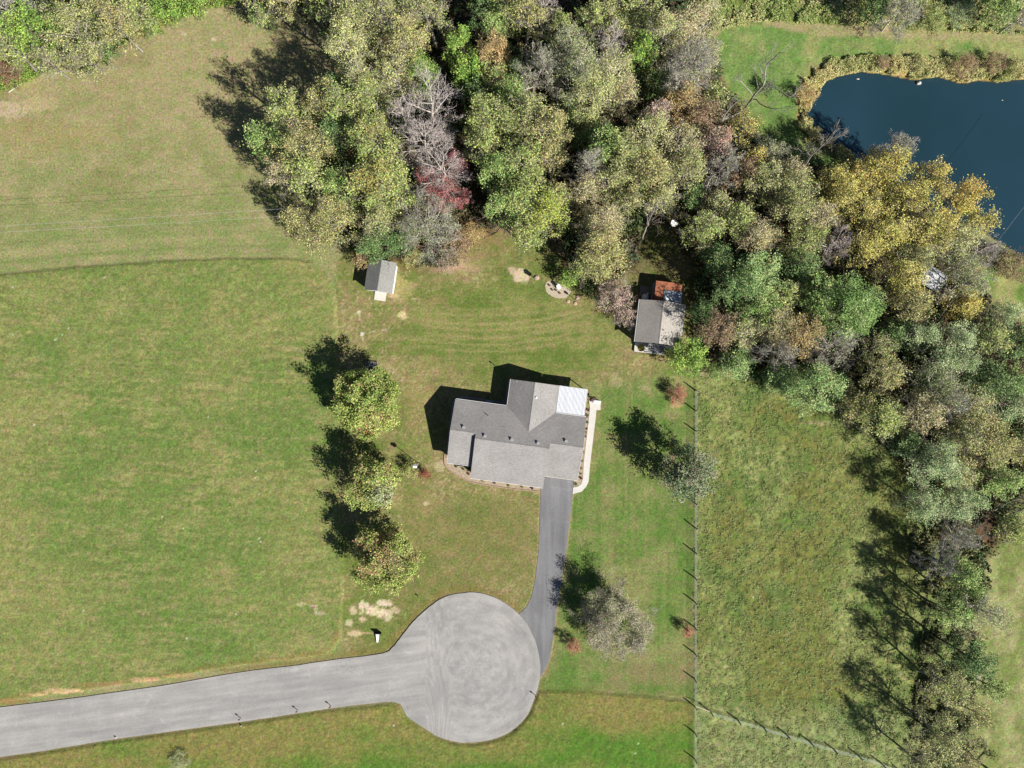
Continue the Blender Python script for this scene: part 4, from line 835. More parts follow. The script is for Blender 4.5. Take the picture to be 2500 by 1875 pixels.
def tubes(pts, rad, ns=4):
    N, K1, _ = pts.shape
    d = np.gradient(pts, axis=1); d /= np.linalg.norm(d, axis=-1)[..., None]+1e-9
    ref = np.where(np.abs(d[..., 2:3]) > .9, np.array([1., 0, 0]), np.array([0, 0, 1.]))
    u = np.cross(d, ref); u /= np.linalg.norm(u, axis=-1)[..., None]+1e-9; v = np.cross(d, u)
    th = np.arange(ns)*2*np.pi/ns
    V = pts[:, :, None]+rad[:, :, None, None]*(u[:, :, None]*np.cos(th)[None, None, :, None]+v[:, :, None]*np.sin(th)[None, None, :, None])
    idx = np.arange(N*K1*ns).reshape(N, K1, ns); a = idx[:, :-1]; b = idx[:, 1:]
    F = np.stack([a, np.roll(a, -1, 2), np.roll(b, -1, 2), b], -1).reshape(-1, 4)
    return V.reshape(-1, 3), F
def join(parts):
    V = []; F = []; C = []; n = 0
    for v, f, c in parts:
        V.append(v); F.append(f+n); C.append(np.broadcast_to(c, (len(v), 3))); n += len(v)
    return np.concatenate(V), np.concatenate(F), np.concatenate(C)
# palette: leaf colours (photo values of sunlit leaves), weights by repetition; twig colour; leaf amount; twig amount; leaf size
PAL = {
 'ygreen': ([(184, 186, 92), (166, 174, 78), (200, 196, 110), (144, 158, 70), (176, 172, 112)], (170, 160, 140), .8, .45, .29),
 'bright': ([(150, 176, 74), (130, 162, 62), (172, 188, 86), (108, 140, 56)], (140, 130, 108), 1.05, .1, .29),
 'oliv': ([(170, 170, 98), (150, 154, 84), (186, 180, 116), (130, 138, 72), (164, 154, 110)], (186, 176, 160), .66, .75, .25),
 'pale': ([(186, 184, 112), (168, 170, 98), (198, 190, 126), (148, 154, 84), (184, 172, 126)], (196, 188, 174), .62, .8, .23),
 'gold': ([(198, 186, 104), (184, 174, 92), (208, 192, 118), (158, 158, 78), (188, 164, 104)], (176, 164, 144), .7, .65, .26),
 'yellow': ([(218, 198, 96), (204, 186, 88), (222, 204, 120), (178, 172, 78), (208, 176, 96)], (170, 160, 142), .8, .5, .25),
 'green': ([(132, 154, 78), (110, 138, 62), (154, 168, 94), (164, 170, 104)], (130, 122, 106), 1.0, .15, .27),
 'dgreen': ([(96, 124, 62), (80, 108, 52), (118, 140, 76), (134, 144, 86)], (110, 104, 94), 1.0, .1, .26),
 'bluegreen': ([(148, 170, 100), (124, 152, 82), (172, 186, 120), (108, 136, 72), (160, 166, 104)], (150, 144, 130), 1.05, .15, .25),
 'willow': ([(158, 172, 116), (142, 158, 100), (176, 184, 134), (126, 144, 88), (166, 164, 122)], (160, 154, 138), .9, .3, .22),
 'tan': ([(188, 172, 122), (174, 162, 108), (198, 182, 138), (160, 158, 94), (176, 152, 116)], (190, 180, 164), .62, .9, .23),
 'orange': ([(198, 162, 108), (186, 150, 98), (204, 174, 120), (170, 158, 92)], (170, 152, 134), .75, .5, .24),
 'rust': ([(170, 134, 100), (158, 124, 94), (150, 138, 92), (180, 150, 112)], (150, 132, 120), .6, .9, .23),
 'red': ([(200, 104, 104), (184, 92, 94), (208, 134, 128), (150, 118, 92)], (190, 174, 170), .42, 1.2, .21),
 'pink': ([(198, 160, 146), (184, 148, 132), (190, 168, 148), (170, 160, 116)], (192, 178, 172), .5, 1., .23),
 'lilac': ([(186, 164, 160), (170, 158, 130)], (222, 210, 206), .04, 1.3, .2),
 'grey': ([(174, 168, 132), (160, 162, 112)], (200, 194, 186), .18, 1.5, .21),
 'greygreen': ([(160, 164, 106), (144, 154, 90), (176, 172, 124)], (190, 186, 176), .42, 1.2, .21),
 'dead': ([(160, 150, 120)], (176, 168, 160), 0, .5, .2),
 'shrubred': ([(204, 142, 108), (186, 122, 92), (208, 160, 124), (164, 106, 82)], (150, 120, 104), 1.6, .3, .16),
 'mapler': ([(172, 178, 92), (150, 164, 78), (190, 190, 108), (186, 138, 112), (160, 170, 92)], (150, 140, 128), 1.15, .3, .27),
}
PAL['golden'] = ([(200, 186, 92), (196, 182, 84), (220, 204, 116), (172, 168, 78), (202, 182, 112)], (176, 164, 144), .75, .6, .25)
PAL['lone'] = ([(170, 178, 86), (144, 158, 70), (190, 190, 106), (122, 140, 58), (180, 152, 104)], (150, 140, 126), 1.9, .3, .31)
PAL['lonegrey'] = ([(132, 146, 96), (108, 126, 78), (164, 156, 124), (94, 110, 66), (154, 160, 118)], (176, 166, 154), 1.5, .9, .3)
PAL['barebrown'] = ([(186, 172, 146), (170, 160, 128), (160, 158, 112)], (206, 192, 178), 1.1, 1.9, .2)
for k_ in ('green', 'dgreen', 'bluegreen', 'willow', 'greygreen', 'oliv', 'pale', 'tan'): PAL[k_] = ([tuple(min(c_*1.06+3, 235) for c_ in q) for q in PAL[k_][0]],)+PAL[k_][1:]
for k_ in ('ygreen', 'gold'): PAL[k_] = ([(q[0]*.95, q[1]*.97, q[2]*1.04) for q in PAL[k_][0]],)+PAL[k_][1:]
NAMES = {'lilac': 'bare_tree', 'grey': 'bare_tree', 'dead': 'dead_tree', 'willow': 'willow_tree', 'shrubred': 'shrub'}
COUNT = [0]
def tree(px, py, r, H, pal, label, group=None, dens=1., name=None, squash=1., spotc=None, flat=.62, trunkc=None, seed=None):
    COUNT[0] += 1
    rg = np.random.default_rng(1000+(seed if seed is not None else COUNT[0]))
    cols, tw, lf, tf, ls = PAL[pal]; lf = lf*dens
    R = r/PXM*(1-.62*H/CAMH); x, y, _ = P(px, py, H*flat)
    shrub = H < 3.2
    nm = name or NAMES.get(pal, 'shrub' if shrub else 'broadleaf_tree')
    th = H*(.25 if shrub else .72)
    # trunk
    tr = max(.05, H*.017)
    P0 = np.zeros((1, 3)); lean = rg.normal(size=2)*.06
    pts0, rad0 = grow(rg, P0, np.array([[lean[0], lean[1], 1.]]), np.array([th]), np.array([tr]), 1, 6, wob=.03)
    nl = 10 if shrub else int(rg.integers(14, 18))
    p, d_, l, rr = children(rg, pts0, rad0, nl, .12 if shrub else .38, .9, .5, np.array([H*.9]), .62, .15)
    az = (np.arange(nl)*2.399+rg.random()*6)[:, None]; tl = np.linspace(0, 1, nl)[:, None]
    el = (.25+.95*tl**1.1)*(.8+.4*rg.random((nl, 1)))
    d_ = np.concatenate([np.cos(az)*np.cos(el), np.sin(az)*np.cos(el), np.sin(el)], 1)
    l = R*(.78+.32*rg.random(nl))*(1.05-.25*tl[:, 0])
    pts1, rad1 = grow(rg, p, d_, l, rr, 1, 4, up=.18, wob=.07)
    p, d_, l2, rr = children(rg, pts1, rad1, 6, .25, .85, .5, l, .6, .12)
    pts2, rad2 = grow(rg, p, d_, l2, rr, 1, 3, up=.1, wob=.08)
    droop = .35 if pal == 'willow' else 0
    n3 = 5
    p, d_, l3, rr = children(rg, pts2, rad2, n3, .25, .8, .55, l2, .6, .1)
    pts3, rad3 = grow(rg, p, d_, l3, np.maximum(rr, .012), 1, 2, up=.08-droop, wob=.08)
    levels = [(pts0, rad0), (pts1, rad1), (pts2, rad2), (pts3, rad3)]
    if tf > .4 and not shrub:
        k = max(3, int(round(3.4*tf*(R/4.5)**.5)))
        p, d_, l4, rr = children(rg, pts3, rad3, k, .15, .7, .7, l3, .7, .12)
        pts4, rad4 = grow(rg, p, d_, l4, np.maximum(rr, .011), 1, 2, up=.08-droop, wob=.1)
        levels.append((pts4, rad4))
        if tf >= 1.4:
            p, d_, l5, rr = children(rg, pts4, rad4, 2, .2, .7, .7, l4, .8, .12)
            pts5, rad5 = grow(rg, p, d_, l5, np.maximum(rr, .010), 1, 2, up=.05, wob=.1); levels.append((pts5, rad5))
    # fit to the wanted radius and height
    tips = levels[3][0][:, -1]
    cx, cy = np.median(tips[:, 0]), np.median(tips[:, 1])
    s = R*.95/np.percentile(np.hypot(tips[:, 0]-cx, tips[:, 1]-cy), 82); z1 = np.percentile(tips[:, 2], 97)
    zs_ = (H*.97)/z1
    for q, _ in levels: q[..., 0] *= s; q[..., 1] *= s*squash; q[..., 2] *= zs_
    bx, by = x-cx*s, y-cy*s*squash; gz = min(0, HZ(bx, by)+.0) if HZ(bx, by) > -.3 else HZ(bx, by)
    root = empty(nm, (bx, by, gz), 0, label, 'shrub' if shrub else 'tree', group)
    bark = M_PALEBARK if (trunkc or pal in ('lilac', 'grey', 'dead', 'tan', 'pale', 'greygreen')) else M_DEADBARK if pal in ('oliv', 'gold', 'ygreen', 'yellow', 'willow') else M_BARK
    V = []; 
    tv = [(*tubes(*levels[0], 8), (0, 0, 0)), (*tubes(*levels[1], 6), (0, 0, 0)), (*tubes(*levels[2], 4), (0, 0, 0))]
    v, f, c = join(tv); npmesh('trunk', v, f, bark, root, smooth=True)
    parts = []; twc = np.array(A(*tw, k=.62))
    for q, ra in levels[3:]: v, f = tubes(q, ra*(1. if pal not in ('lilac', 'grey', 'dead') else 1.15), 3); parts.append((v, f, twc*(1+.1*rg.normal(size=(len(v), 1)))))
    if lf > 0:
        LQ = levels[3][0]; N = len(LQ); n = int(math.pi*R*R*squash*(225 if not shrub else 330)*lf*(.24/ls)**1.5)
        which = rg.integers(0, N, n)
        if not shrub and pal not in ('lone', 'lonegrey', 'barebrown'):
            ok_ = rg.random(N//n3+1) > .17; which = which[ok_[(which//n3) % len(ok_)]]; n = len(which)
        t = rg.random(n); K = LQ.shape[1]-1; i = np.minimum((t*K).astype(int), K-1); f = (t*K-i)[:, None]
        c = LQ[which, i]*(1-f)+LQ[which, i+1]*f
        c = c+rg.normal(size=(n, 3))*np.array([1, 1, .8])*(min(.34, .075*R+.05) if pal in ('lone', 'lonegrey', 'barebrown') or shrub else min(.42, .08*R+.07))
        c[:, 2] = np.maximum(c[:, 2], .08)
        kp = np.hypot(c[:, 0]-cx*s, (c[:, 1]-cy*s*squash)/squash) < R*(1.02+.09*np.sin(np.arctan2(c[:, 1]-cy*s, c[:, 0]-cx*s)*5+R*3)+.05*rg.normal(size=n)); c = c[kp]; which = which[kp]; n = len(c)
        brn = which//n3; h1 = rg.integers(0, 97, N//n3+1)[brn]; pick = np.where(rg.random(n) < .6, h1, rg.integers(0, 97, n))
        cc_ = list(cols)
        V_, F_, C_ = leaves(c, .68*ls*(.6+.8*rg.random(n))*(.62 if shrub else 1), cc_, rg, .75, pick)
        C_ = C_*np.repeat(1+.15*np.sin(h1*1.7), 4)[:, None]
        if spotc:  # a patch of leaves that has turned
            for (sx, sy, sr, sc) in spotc:
                m_ = np.repeat(rg.random(n) < .85*np.exp(-((np.hypot((c[:, 0]-cx*s)/R-sx, (c[:, 1]-cy*s)/R-sy)/sr)**2)*.9)*(.35+.65*(np.sin(h1*2.3) > -.2)), 4); C_[m_] = np.array(A(*sc, k=1))*(1+.12*rg.normal(size=(m_.sum(), 1)))
        parts.append((V_, F_, C_*LEAFGAIN*np.array([.93, 1., 1.])))
    v, f, c = join(parts); npmesh('crown', v, f, M_LEAF, root, col=np.clip(c, .003, .9))
    return root
LEAFGAIN = .88

# lone trees and shrubs of the yard
YT = 'three lone trees west of the house'
tree(898, 983, 86, 8.3, 'lone', 'topmost of three lone yellow-green trees between hayfield and house, over the sandbox', YT, spotc=[(0, -.75, .12, (188, 110, 88))], dens=1.)
tree(903, 1180, 70, 7.6, 'lone', 'middle lone tree west of the house, yellow-green with bare grey twigs on its right', YT, dens=.8, spotc=[(.5, -.35, .4, (186, 184, 150))])
tree(938, 1364, 84, 8.2, 'lone', 'lowest lone tree west of the house, green flecked with red leaves', YT, spotc=[(-.45, .4, .2, (184, 120, 104)), (-.4, -.3, .18, (180, 112, 96)), (.1, .1, .2, (170, 118, 104)), (-.1, -.1, .14, (180, 118, 104)), (.35, .0, .3, (140, 128, 96)), (.0, .5, .25, (168, 120, 100)), (-.2, -.6, .3, (126, 138, 66))], dens=.95)
tree(1675, 1158, 70, 8.6, 'lonegrey', 'large dark green tree standing over the boundary fence east of the house', dens=1., spotc=[(-.5, .5, .22, (186, 140, 110)), (.3, .2, .4, (150, 142, 116))])
tree(1502, 1522, 88, 6.4, 'barebrown', 'almost leafless grey tree on the lawn right of the driveway bend', dens=1., trunkc=1, name='bare_tree')
SR = 'small orange-red shrubs on the lawn'
tree(1656, 963, 25, 2.6, 'shrubred', 'larger orange shrub near the top of the boundary fence', SR)
tree(1681, 1543, 16, 2.3, 'shrubred', 'small pinkish shrub touching the boundary fence in the lower lawn', SR)
tree(1401, 1579, 19, 2.6, 'shrubred', 'rusty orange shrub on the lawn beside the foot of the driveway', SR)
tree(1003, 1149, 22, 2.2, 'mapler', 'low green shrub left of the red one, west of the house'); tree(1037, 1158, 15, 1.7, 'shrubred', 'low brick-red shrub at the foot of the birdhouse pole', spotc=[(0, 0, 3, (150, 72, 50))])
tree(436, 1862, 28, 1.6, 'greygreen', 'low grey-green bush on the bottom edge south of the road', dens=1.6)
tree(1390, 678, 26, 3.6, 'bright', 'young bright green tree at the top edge of the gravel patch')
tree(1683, 872, 50, 6, 'bright', 'bright yellow-green tree just south-east of the cabin', dens=1.2)
tree(1503, 728, 46, 5.5, 'pink', 'bare pinkish-grey bush tree against the west side of the cabin'); tree(1528, 772, 28, 3.6, 'pink', 'small pinkish bush below the bare bush tree at the cabin corner')
T = tree
# --- north-west corner
T(22, 18, 60, 13, 'grey', 'bare grey tree in the extreme top left corner', trunkc=1); T(78, 78, 58, 12, 'bright', 'bright green tree near the top left corner, right of the yellow one'); T(22, 112, 46, 11, 'ygreen', 'yellow-green tree on the left edge below the bare corner tree')
T(182, 72, 66, 12, 'oliv', 'wide olive tree in the top left group beyond the dark gap'); T(232, 16, 56, 12, 'oliv', 'olive tree on the top edge of the top left group'); T(292, 62, 50, 11, 'gold', 'rust-tinged olive tree on the right of the top left group')
T(212, 148, 46, 8, 'oliv', 'olive tree with bare grey tips at the lower end of the top left group', dens=.7); T(120, 150, 40, 9, 'oliv', 'olive tree with white bare branches between red bush and dark gap', dens=.6); T(18, 178, 34, 3, 'rust', 'red-brown bush at the left edge above the fallen branch', spotc=[(0, 0, .8, (150, 74, 70))])
T(335, 30, 44, 7, 'ygreen', 'yellow-green tree on the top edge right of the rust-tinged one'); T(402, 14, 40, 5, 'bright', 'low bright green tree on the top edge of the tan field'); T(470, 4, 36, 4, 'bright', 'low bright green bush tree farther right on the top edge')
T(262, 112, 30, 4, 'dgreen', 'dark green low tree on the field edge of the top left group'); T(370, 64, 26, 2.4, 'bright', 'low bright green bush where weeds meet the tan field')
# --- top middle wood
T(640, -20, 60, 14, 'oliv', 'olive tree on the top edge where the wood begins'); T(700, 2, 46, 15, 'gold', 'gold-green tree on the top edge left of the big dark gap'); T(806, 14, 58, 17, 'ygreen', 'bright yellow-green tree on the top edge beside the dark gap', dens=1.2)
T(872, 52, 66, 17.5, 'oliv', 'tall thin olive tree whose long shadow reaches the tan field'); T(868, 130, 64, 17, 'pale', 'tall pale olive tree above the white forked trunk', dens=1.2, trunkc=1); T(888, 205, 48, 16, 'pale', 'pale tree with a white forked trunk showing through', trunkc=1, dens=.9)
T(948, 62, 66, 18, 'oliv', 'olive tree with bare white twigs near the top edge'); T(990, 120, 66, 18, 'gold', 'yellow-olive tree in the middle of the top wood'); T(1042, 36, 60, 18, 'oliv', 'olive tree on the top edge above the dark hollow', dens=.9)
T(1030, 182, 44, 13, 'bright', 'small bright green tree above the bare lilac tree'); T(1122, 118, 44, 13, 'bright', 'deep bright green tree left of the orange-tan one', dens=1.2); T(968, 190, 50, 15, 'pale', 'thin pale tree right of the forked trunk')
T(788, 254, 56, 14, 'gold', 'gold-olive tree with twiggy right side near the wood edge'); T(848, 272, 54, 16, 'ygreen', 'yellow-green tree left of the bare lilac tree'); T(905, 244, 52, 16, 'ygreen', 'yellow-green tree directly below the forked trunk'); T(828, 225, 40, 12, 'dgreen', 'dark green tree in shade below the pale olive tree')
T(706, 286, 58, 14, 'ygreen', 'green-yellow tree on the wood edge next to the big shadow'); T(660, 350, 54, 12, 'green', 'green tree farthest left on the wood edge'); T(748, 372, 72, 14.5, 'gold', 'big gold-green tree on the west edge of the wood', dens=1.1); T(760, 440, 56, 14, 'ygreen', 'gold-green tree right below the big gold-green one'); T(684, 420, 40, 11, 'tan', 'half bare tan tree on the wood edge below the green one')
T(820, 330, 46, 12, 'dgreen', 'dark green tree in the shaded gap of the west wood'); T(826, 455, 50, 11, 'green', 'deep green tree in the gap above the gold trees'); T(640, 40, 30, 5, 'green', 'small green tree at the tip of the tan field')
T(918, 352, 66, 15, 'ygreen', 'upper of two rust-flecked yellow-green trees left of the bare lilac tree', dens=1.1, spotc=[(.2, .2, .4, (178, 152, 96))]); T(930, 450, 88, 15, 'ygreen', 'largest rust-flecked yellow-green tree, left of the red leaves', dens=1.1, spotc=[(-.2, .1, .5, (180, 158, 90))])
T(1062, 262, 78, 17, 'lilac', 'upper of the big bare lilac-grey trees with a pale forked trunk', trunkc=1); T(1040, 340, 66, 15, 'lilac', 'second bare lilac-grey tree, just below the upper one', trunkc=1); T(1080, 412, 62, 13, 'lilac', 'bare lilac-grey tree standing over the red leaves', trunkc=1); T(986, 285, 34, 15, 'lilac', 'small bare lilac tree left of the upper big one', trunkc=1)
T(1118, 405, 36, 8, 'red', 'bright red tree on the right of the bare lilac trees', dens=1.4); T(1048, 432, 34, 8, 'red', 'red tree below the second bare lilac tree', dens=1.2); T(1082, 470, 48, 7.5, 'red', 'lowest and widest red tree under the bare lilac trees', dens=1.1); T(1130, 486, 26, 6, 'red', 'small bright red tree at the east end of the red group', dens=1.4)
T(816, 530, 62, 12, 'gold', 'gold-tan tree at the corner of hayfield and wood', dens=1.1); T(766, 580, 48, 8, 'gold', 'lowest gold tree reaching onto the mown grass', dens=.7); T(728, 538, 38, 9, 'gold', 'gold tree crossed by the overhead cables', dens=1.1)
T(918, 590, 52, 7, 'dgreen', 'dark green tree just behind the small white shed', dens=1.2, spotc=[(-.2, .35, .35, (150, 140, 120))]); T(978, 590, 32, 6.5, 'dgreen', 'small dark green tree right of the one behind the shed'); T(884, 636, 22, 4, 'orange', 'small rust and green shrub left of the small shed'); T(936, 535, 52, 11, 'oliv', 'olive tree between the rust-flecked tree and the shed')
T(1042, 555, 78, 9.5, 'grey', 'wide bare grey tree right of the small shed', dens=1.6); T(1112, 602, 40, 4, 'rust', 'dark red-brown bush at the lawn edge right of the grey tree', dens=1.5); T(1092, 636, 34, 2.6, 'pink', 'low pinkish bush bordering the lawn', dens=1.2); T(1010, 630, 28, 2.4, 'gold', 'low golden bush bordering the lawn'); T(1150, 575, 34, 2.8, 'orange', 'low orange-tan bush at the lawn edge')
# --- top centre
T(1182, 36, 46, 13, 'dgreen', 'dark green tree on the top edge in the centre'); T(1232, 24, 52, 15, 'ygreen', 'yellow-green tree on the top edge right of the dark green one'); T(1290, 40, 54, 16, 'gold', 'gold-olive tree on the top edge left of the lilac twigs'); T(1332, 24, 40, 16, 'lilac', 'bare lilac tree on the top edge', trunkc=1)
T(1208, 132, 47, 13, 'orange', 'round orange-tan tree in the top wood', dens=1.4); T(1138, 178, 42, 11, 'bright', 'small bright green tree below and left of the orange-tan one', dens=1.2); T(1206, 190, 40, 11, 'ygreen', 'olive-yellow tree below the orange-tan one'); T(1205, 74, 38, 12, 'green', 'green tree between dark hollow and orange-tan tree')
T(1366, 78, 34, 13, 'ygreen', 'small pale green tree left of the dark gap near the top'); T(1436, 62, 42, 15, 'ygreen', 'yellow-olive tree right of the dark gap near the top'); T(1385, 122, 52, 15, 'greygreen', 'grey half-bare tree under the dark gap'); T(1484, 122, 44, 16, 'lilac', 'rounded bare lilac-grey tree in the top wood', trunkc=1)
T(1318, 180, 56, 15, 'grey', 'bare grey tree right of the orange-tan one', dens=1.6); T(1262, 175, 34, 9, 'dgreen', 'dark shaded tree between orange-tan and bare grey trees'); T(1418, 186, 70, 17, 'greygreen', 'wide grey-olive tree in the centre top wood', dens=1.3); T(1492, 178, 52, 16, 'pale', 'pale olive tree under the rounded lilac one'); T(1448, 240, 70, 16, 'pale', 'pale grey-olive tree lowest of its group', dens=1.1); T(1520, 245, 46, 14, 'tan', 'thin tan-grey tree left of the dark gap by the twiggy tree')
T(1504, 56, 68, 15, 'oliv', 'dark olive tree near the top right of the wood'); T(1566, 28, 54, 17, 'ygreen', 'yellow-green tree on the top edge near the clearing'); T(1562, 140, 44, 14, 'bright', 'bright green-yellow tree right of the rounded lilac one'); T(1614, 98, 56, 17, 'pale', 'pale olive tree left of the tan-grey one')
T(1246, 238, 50, 13, 'green', 'green tree below the olive-yellow one'); T(1186, 290, 56, 15, 'ygreen', 'gold-green tree right of the upper bare lilac tree'); T(1240, 312, 46, 14, 'ygreen', 'green-gold tree touching the pale-stemmed tree'); T(1184, 362, 48, 14, 'ygreen', 'green-gold tree level with the red leaves'); T(1288, 290, 54, 16, 'oliv', 'olive-gold tree with a pale stem'); T(1340, 322, 58, 16, 'gold', 'gold-tan tree left of the dark ravine'); T(1338, 388, 46, 13, 'gold', 'sparse gold tree with dark centre', dens=.8)
T(1276, 398, 56, 14, 'ygreen', 'yellow-green tree below the pale-stemmed one'); T(1214, 424, 54, 13, 'green', 'deep green tree right of the red leaves', dens=1.1); T(1160, 230, 36, 10, 'dgreen', 'dark green tree in the shade above the gold-green one'); T(1380, 290, 40, 9, 'dgreen', 'dark shaded tree at the head of the ravine'); T(1430, 320, 44, 9, 'dgreen', 'dark green tree inside the dark ravine')
T(1272, 482, 70, 13.5, 'ygreen', 'big green-yellow tree above the lawn', dens=1.1); T(1328, 522, 66, 13, 'ygreen', 'brightest yellow-green tree overhanging the back lawn', dens=1.3, spotc=[(0, 0, .8, (182, 186, 78))]); T(1290, 572, 44, 10, 'ygreen', 'lowest green tree tip over the back lawn'); T(1228, 505, 46, 12, 'green', 'green tree with a dark shadow to its lower left'); T(1362, 480, 36, 11, 'gold', 'small gold tree right of the brightest tree')
T(1440, 412, 42, 15, 'grey', 'bare upright grey tree with a straight pale stem', trunkc=1, dens=1.5); T(1432, 470, 44, 12, 'tan', 'thin tan tree below the upright bare one', dens=.8); T(1500, 440, 52, 13, 'oliv', 'olive tree right of the upright bare one'); T(1470, 552, 60, 12, 'tan', 'big tan-olive tree above the gravel patch', dens=1.3); T(1476, 622, 64, 12, 'gold', 'big gold-olive tree between gravel patch and cabin', dens=1.1); T(1424, 650, 36, 8, 'ygreen', 'green-gold tree at the lawn edge by the gravel patch')
T(1520, 382, 58, 15, 'oliv', 'olive tree in the middle of the wood above the straight one'); T(1476, 368, 48, 14, 'green', 'green tree beneath the dark ravine'); T(1578, 340, 62, 15, 'pale', 'pale tan-olive tree left of the pink-tipped one'); T(1600, 290, 38, 14, 'pink', 'pink-tipped tree left of the brown ones', dens=1.4); T(1580, 430, 64, 15, 'gold', 'gold-olive tree above the shaded clearing', dens=1.1); T(1612, 490, 42, 12, 'pale', 'pale tree overhanging the shaded clearing'); T(1530, 492, 40, 11, 'oliv', 'olive tree left of the leaning dead trunk')
# --- north-east wood edge
T(1680, 88, 60, 15, 'tan', 'tan-grey tree near the top of the green clearing', dens=1.1); T(1676, 160, 62, 16, 'grey', 'bare grey tree with white twigs west of the clearing', trunkc=1, dens=1.4); T(1655, 206, 48, 14, 'grey', 'bare twiggy tree below the white-twigged one', trunkc=1); T(1720, 52, 42, 12, 'pale', 'pale olive tree at the clearing corner'); T(1722, 150, 38, 12, 'pale', 'pale olive tree on the rim of the clearing'); T(1600, 210, 36, 9, 'dgreen', 'dark tree in the shaded gap left of the bare twiggy one')
T(1660, 258, 50, 13, 'orange', 'orange-tan tree between pink tips and dead tree'); T(1706, 290, 50, 12, 'rust', 'brown-red tree left of the big dead tree', dens=1.1); T(1660, 360, 52, 14, 'tan', 'tan tree left of the pink and lilac one'); T(1744, 352, 46, 12, 'pink', 'pink and rust tree below the big dead tree', dens=1.5, spotc=[(.5, .1, .4, (196, 128, 104))]); T(1762, 412, 44, 13, 'grey', 'bare lilac-grey tree below the pink one'); T(1676, 416, 54, 14, 'oliv', 'olive tree above the very dark hollow'); T(1740, 240, 40, 8, 'ygreen', 'yellow-green low tree at the foot of the big dead tree', dens=.8)
def snag(bx, by, tips, r0, label, name='dead_tree'):
    """a standing dead tree: trunk line through the given photo points with heights, and bare side branches"""
    rg = np.random.default_rng(bx); root = empty(name, P(bx, by, 0), 0, label, 'tree'); base = np.array(P(bx, by, 0))
    for i_, (ln, ra) in enumerate(tips):
        pts = np.array([P(*q) for q in ln])-base
        cm = np.array(catmull([tuple(q) for q in pts], 4, closed=False)) if len(pts) > 2 else pts
        rad = np.linspace(ra*.75, ra*.25, len(cm)); cm = cm+rg.normal(size=cm.shape)*.06
        tw = [(*tubes(cm[None], rad[None], 7), (0, 0, 0))]
        k = np.linspace(0, len(cm)-1, 5).astype(int); pts = cm[k][None]; rr = rad[k][None]; L = np.array([np.linalg.norm(cm[-1]-cm[0])])
        p, d_, l, r_ = children(rg, pts, rr, 7, .35, .8, .16, L, .5, .15); q, ra_ = grow(rg, p, d_, np.maximum(l, .8), r_*.8, 1, 3, wob=.12); tw.append((*tubes(q, ra_, 4), (0, 0, 0)))
        p, d_, l, r_ = children(rg, q, ra_, 5, .25, .7, .55, np.maximum(l, .8), .6, .1); q, ra_ = grow(rg, p, d_, l, np.maximum(r_, .02), 1, 2, wob=.12); tw.append((*tubes(q, ra_, 3), (0, 0, 0)))
        p, d_, l, r_ = children(rg, q, ra_, 3, .3, .7, .7, l, .7, .1); q, ra_ = grow(rg, p, d_, l, np.maximum(r_, .016), 1, 2, wob=.12); tw.append((*tubes(q, ra_, 3), (0, 0, 0)))
        v, f, c = join(tw); npmesh('trunk' if i_ == 0 else 'limb', v, f, M_DEADBARK, root, smooth=True)
snag(1800, 300, [([(1800, 300, 0), (1815, 270, 5), (1840, 235, 10), (1866, 200, 13), (1872, 160, 16), (1905, 126, 19)], .26), ([(1815, 272, 5), (1780, 285, 8), (1761, 294, 10), (1785, 262, 12), (1808, 242, 13)], .16), ([(1838, 240, 9), (1880, 265, 11), (1930, 260, 13)], .12), ([(1862, 205, 12), (1895, 215, 13), (1930, 235, 14), (1960, 205, 15)], .12), ([(1838, 232, 11), (1815, 205, 13), (1796, 194, 14)], .1), ([(1868, 190, 13), (1855, 165, 16), (1880, 140, 18)], .08)], .3, 'big leaning dead tree with bare crooked limbs on the clearing edge')
snag(1945, 432, [([(1945, 432, 2), (1970, 395, 9), (2000, 362, 14), (2030, 330, 18)], .2), ([(2005, 358, 14), (2030, 345, 16), (2052, 330, 18), (2062, 320, 19)], .09), ([(1990, 372, 12), (1984, 350, 14)], .07)], .2, 'bare leaning dead trunk reaching out over the pond')
snag(1565, 590, [([(1565, 590, 0), (1578, 555, 6), (1590, 525, 11), (1606, 494, 15)], .22)], .2, 'single leaning dead trunk over the shaded clearing')
T(1838, 392, 38, 9, 'yellow', 'small yellow tree below the green clearing', dens=.9); T(1882, 375, 40, 9, 'greygreen', 'thin pale tree at the lower end of the clearing', dens=.8); T(1815, 312, 42, 11, 'yellow', 'thin yellow-leaved tree under the big dead tree', dens=.5); T(1928, 430, 42, 11, 'tan', 'tan tree at the foot of the leaning dead trunk', dens=1.2); T(1882, 212, 22, 2.6, 'dgreen', 'dark bush right of the big dead tree')
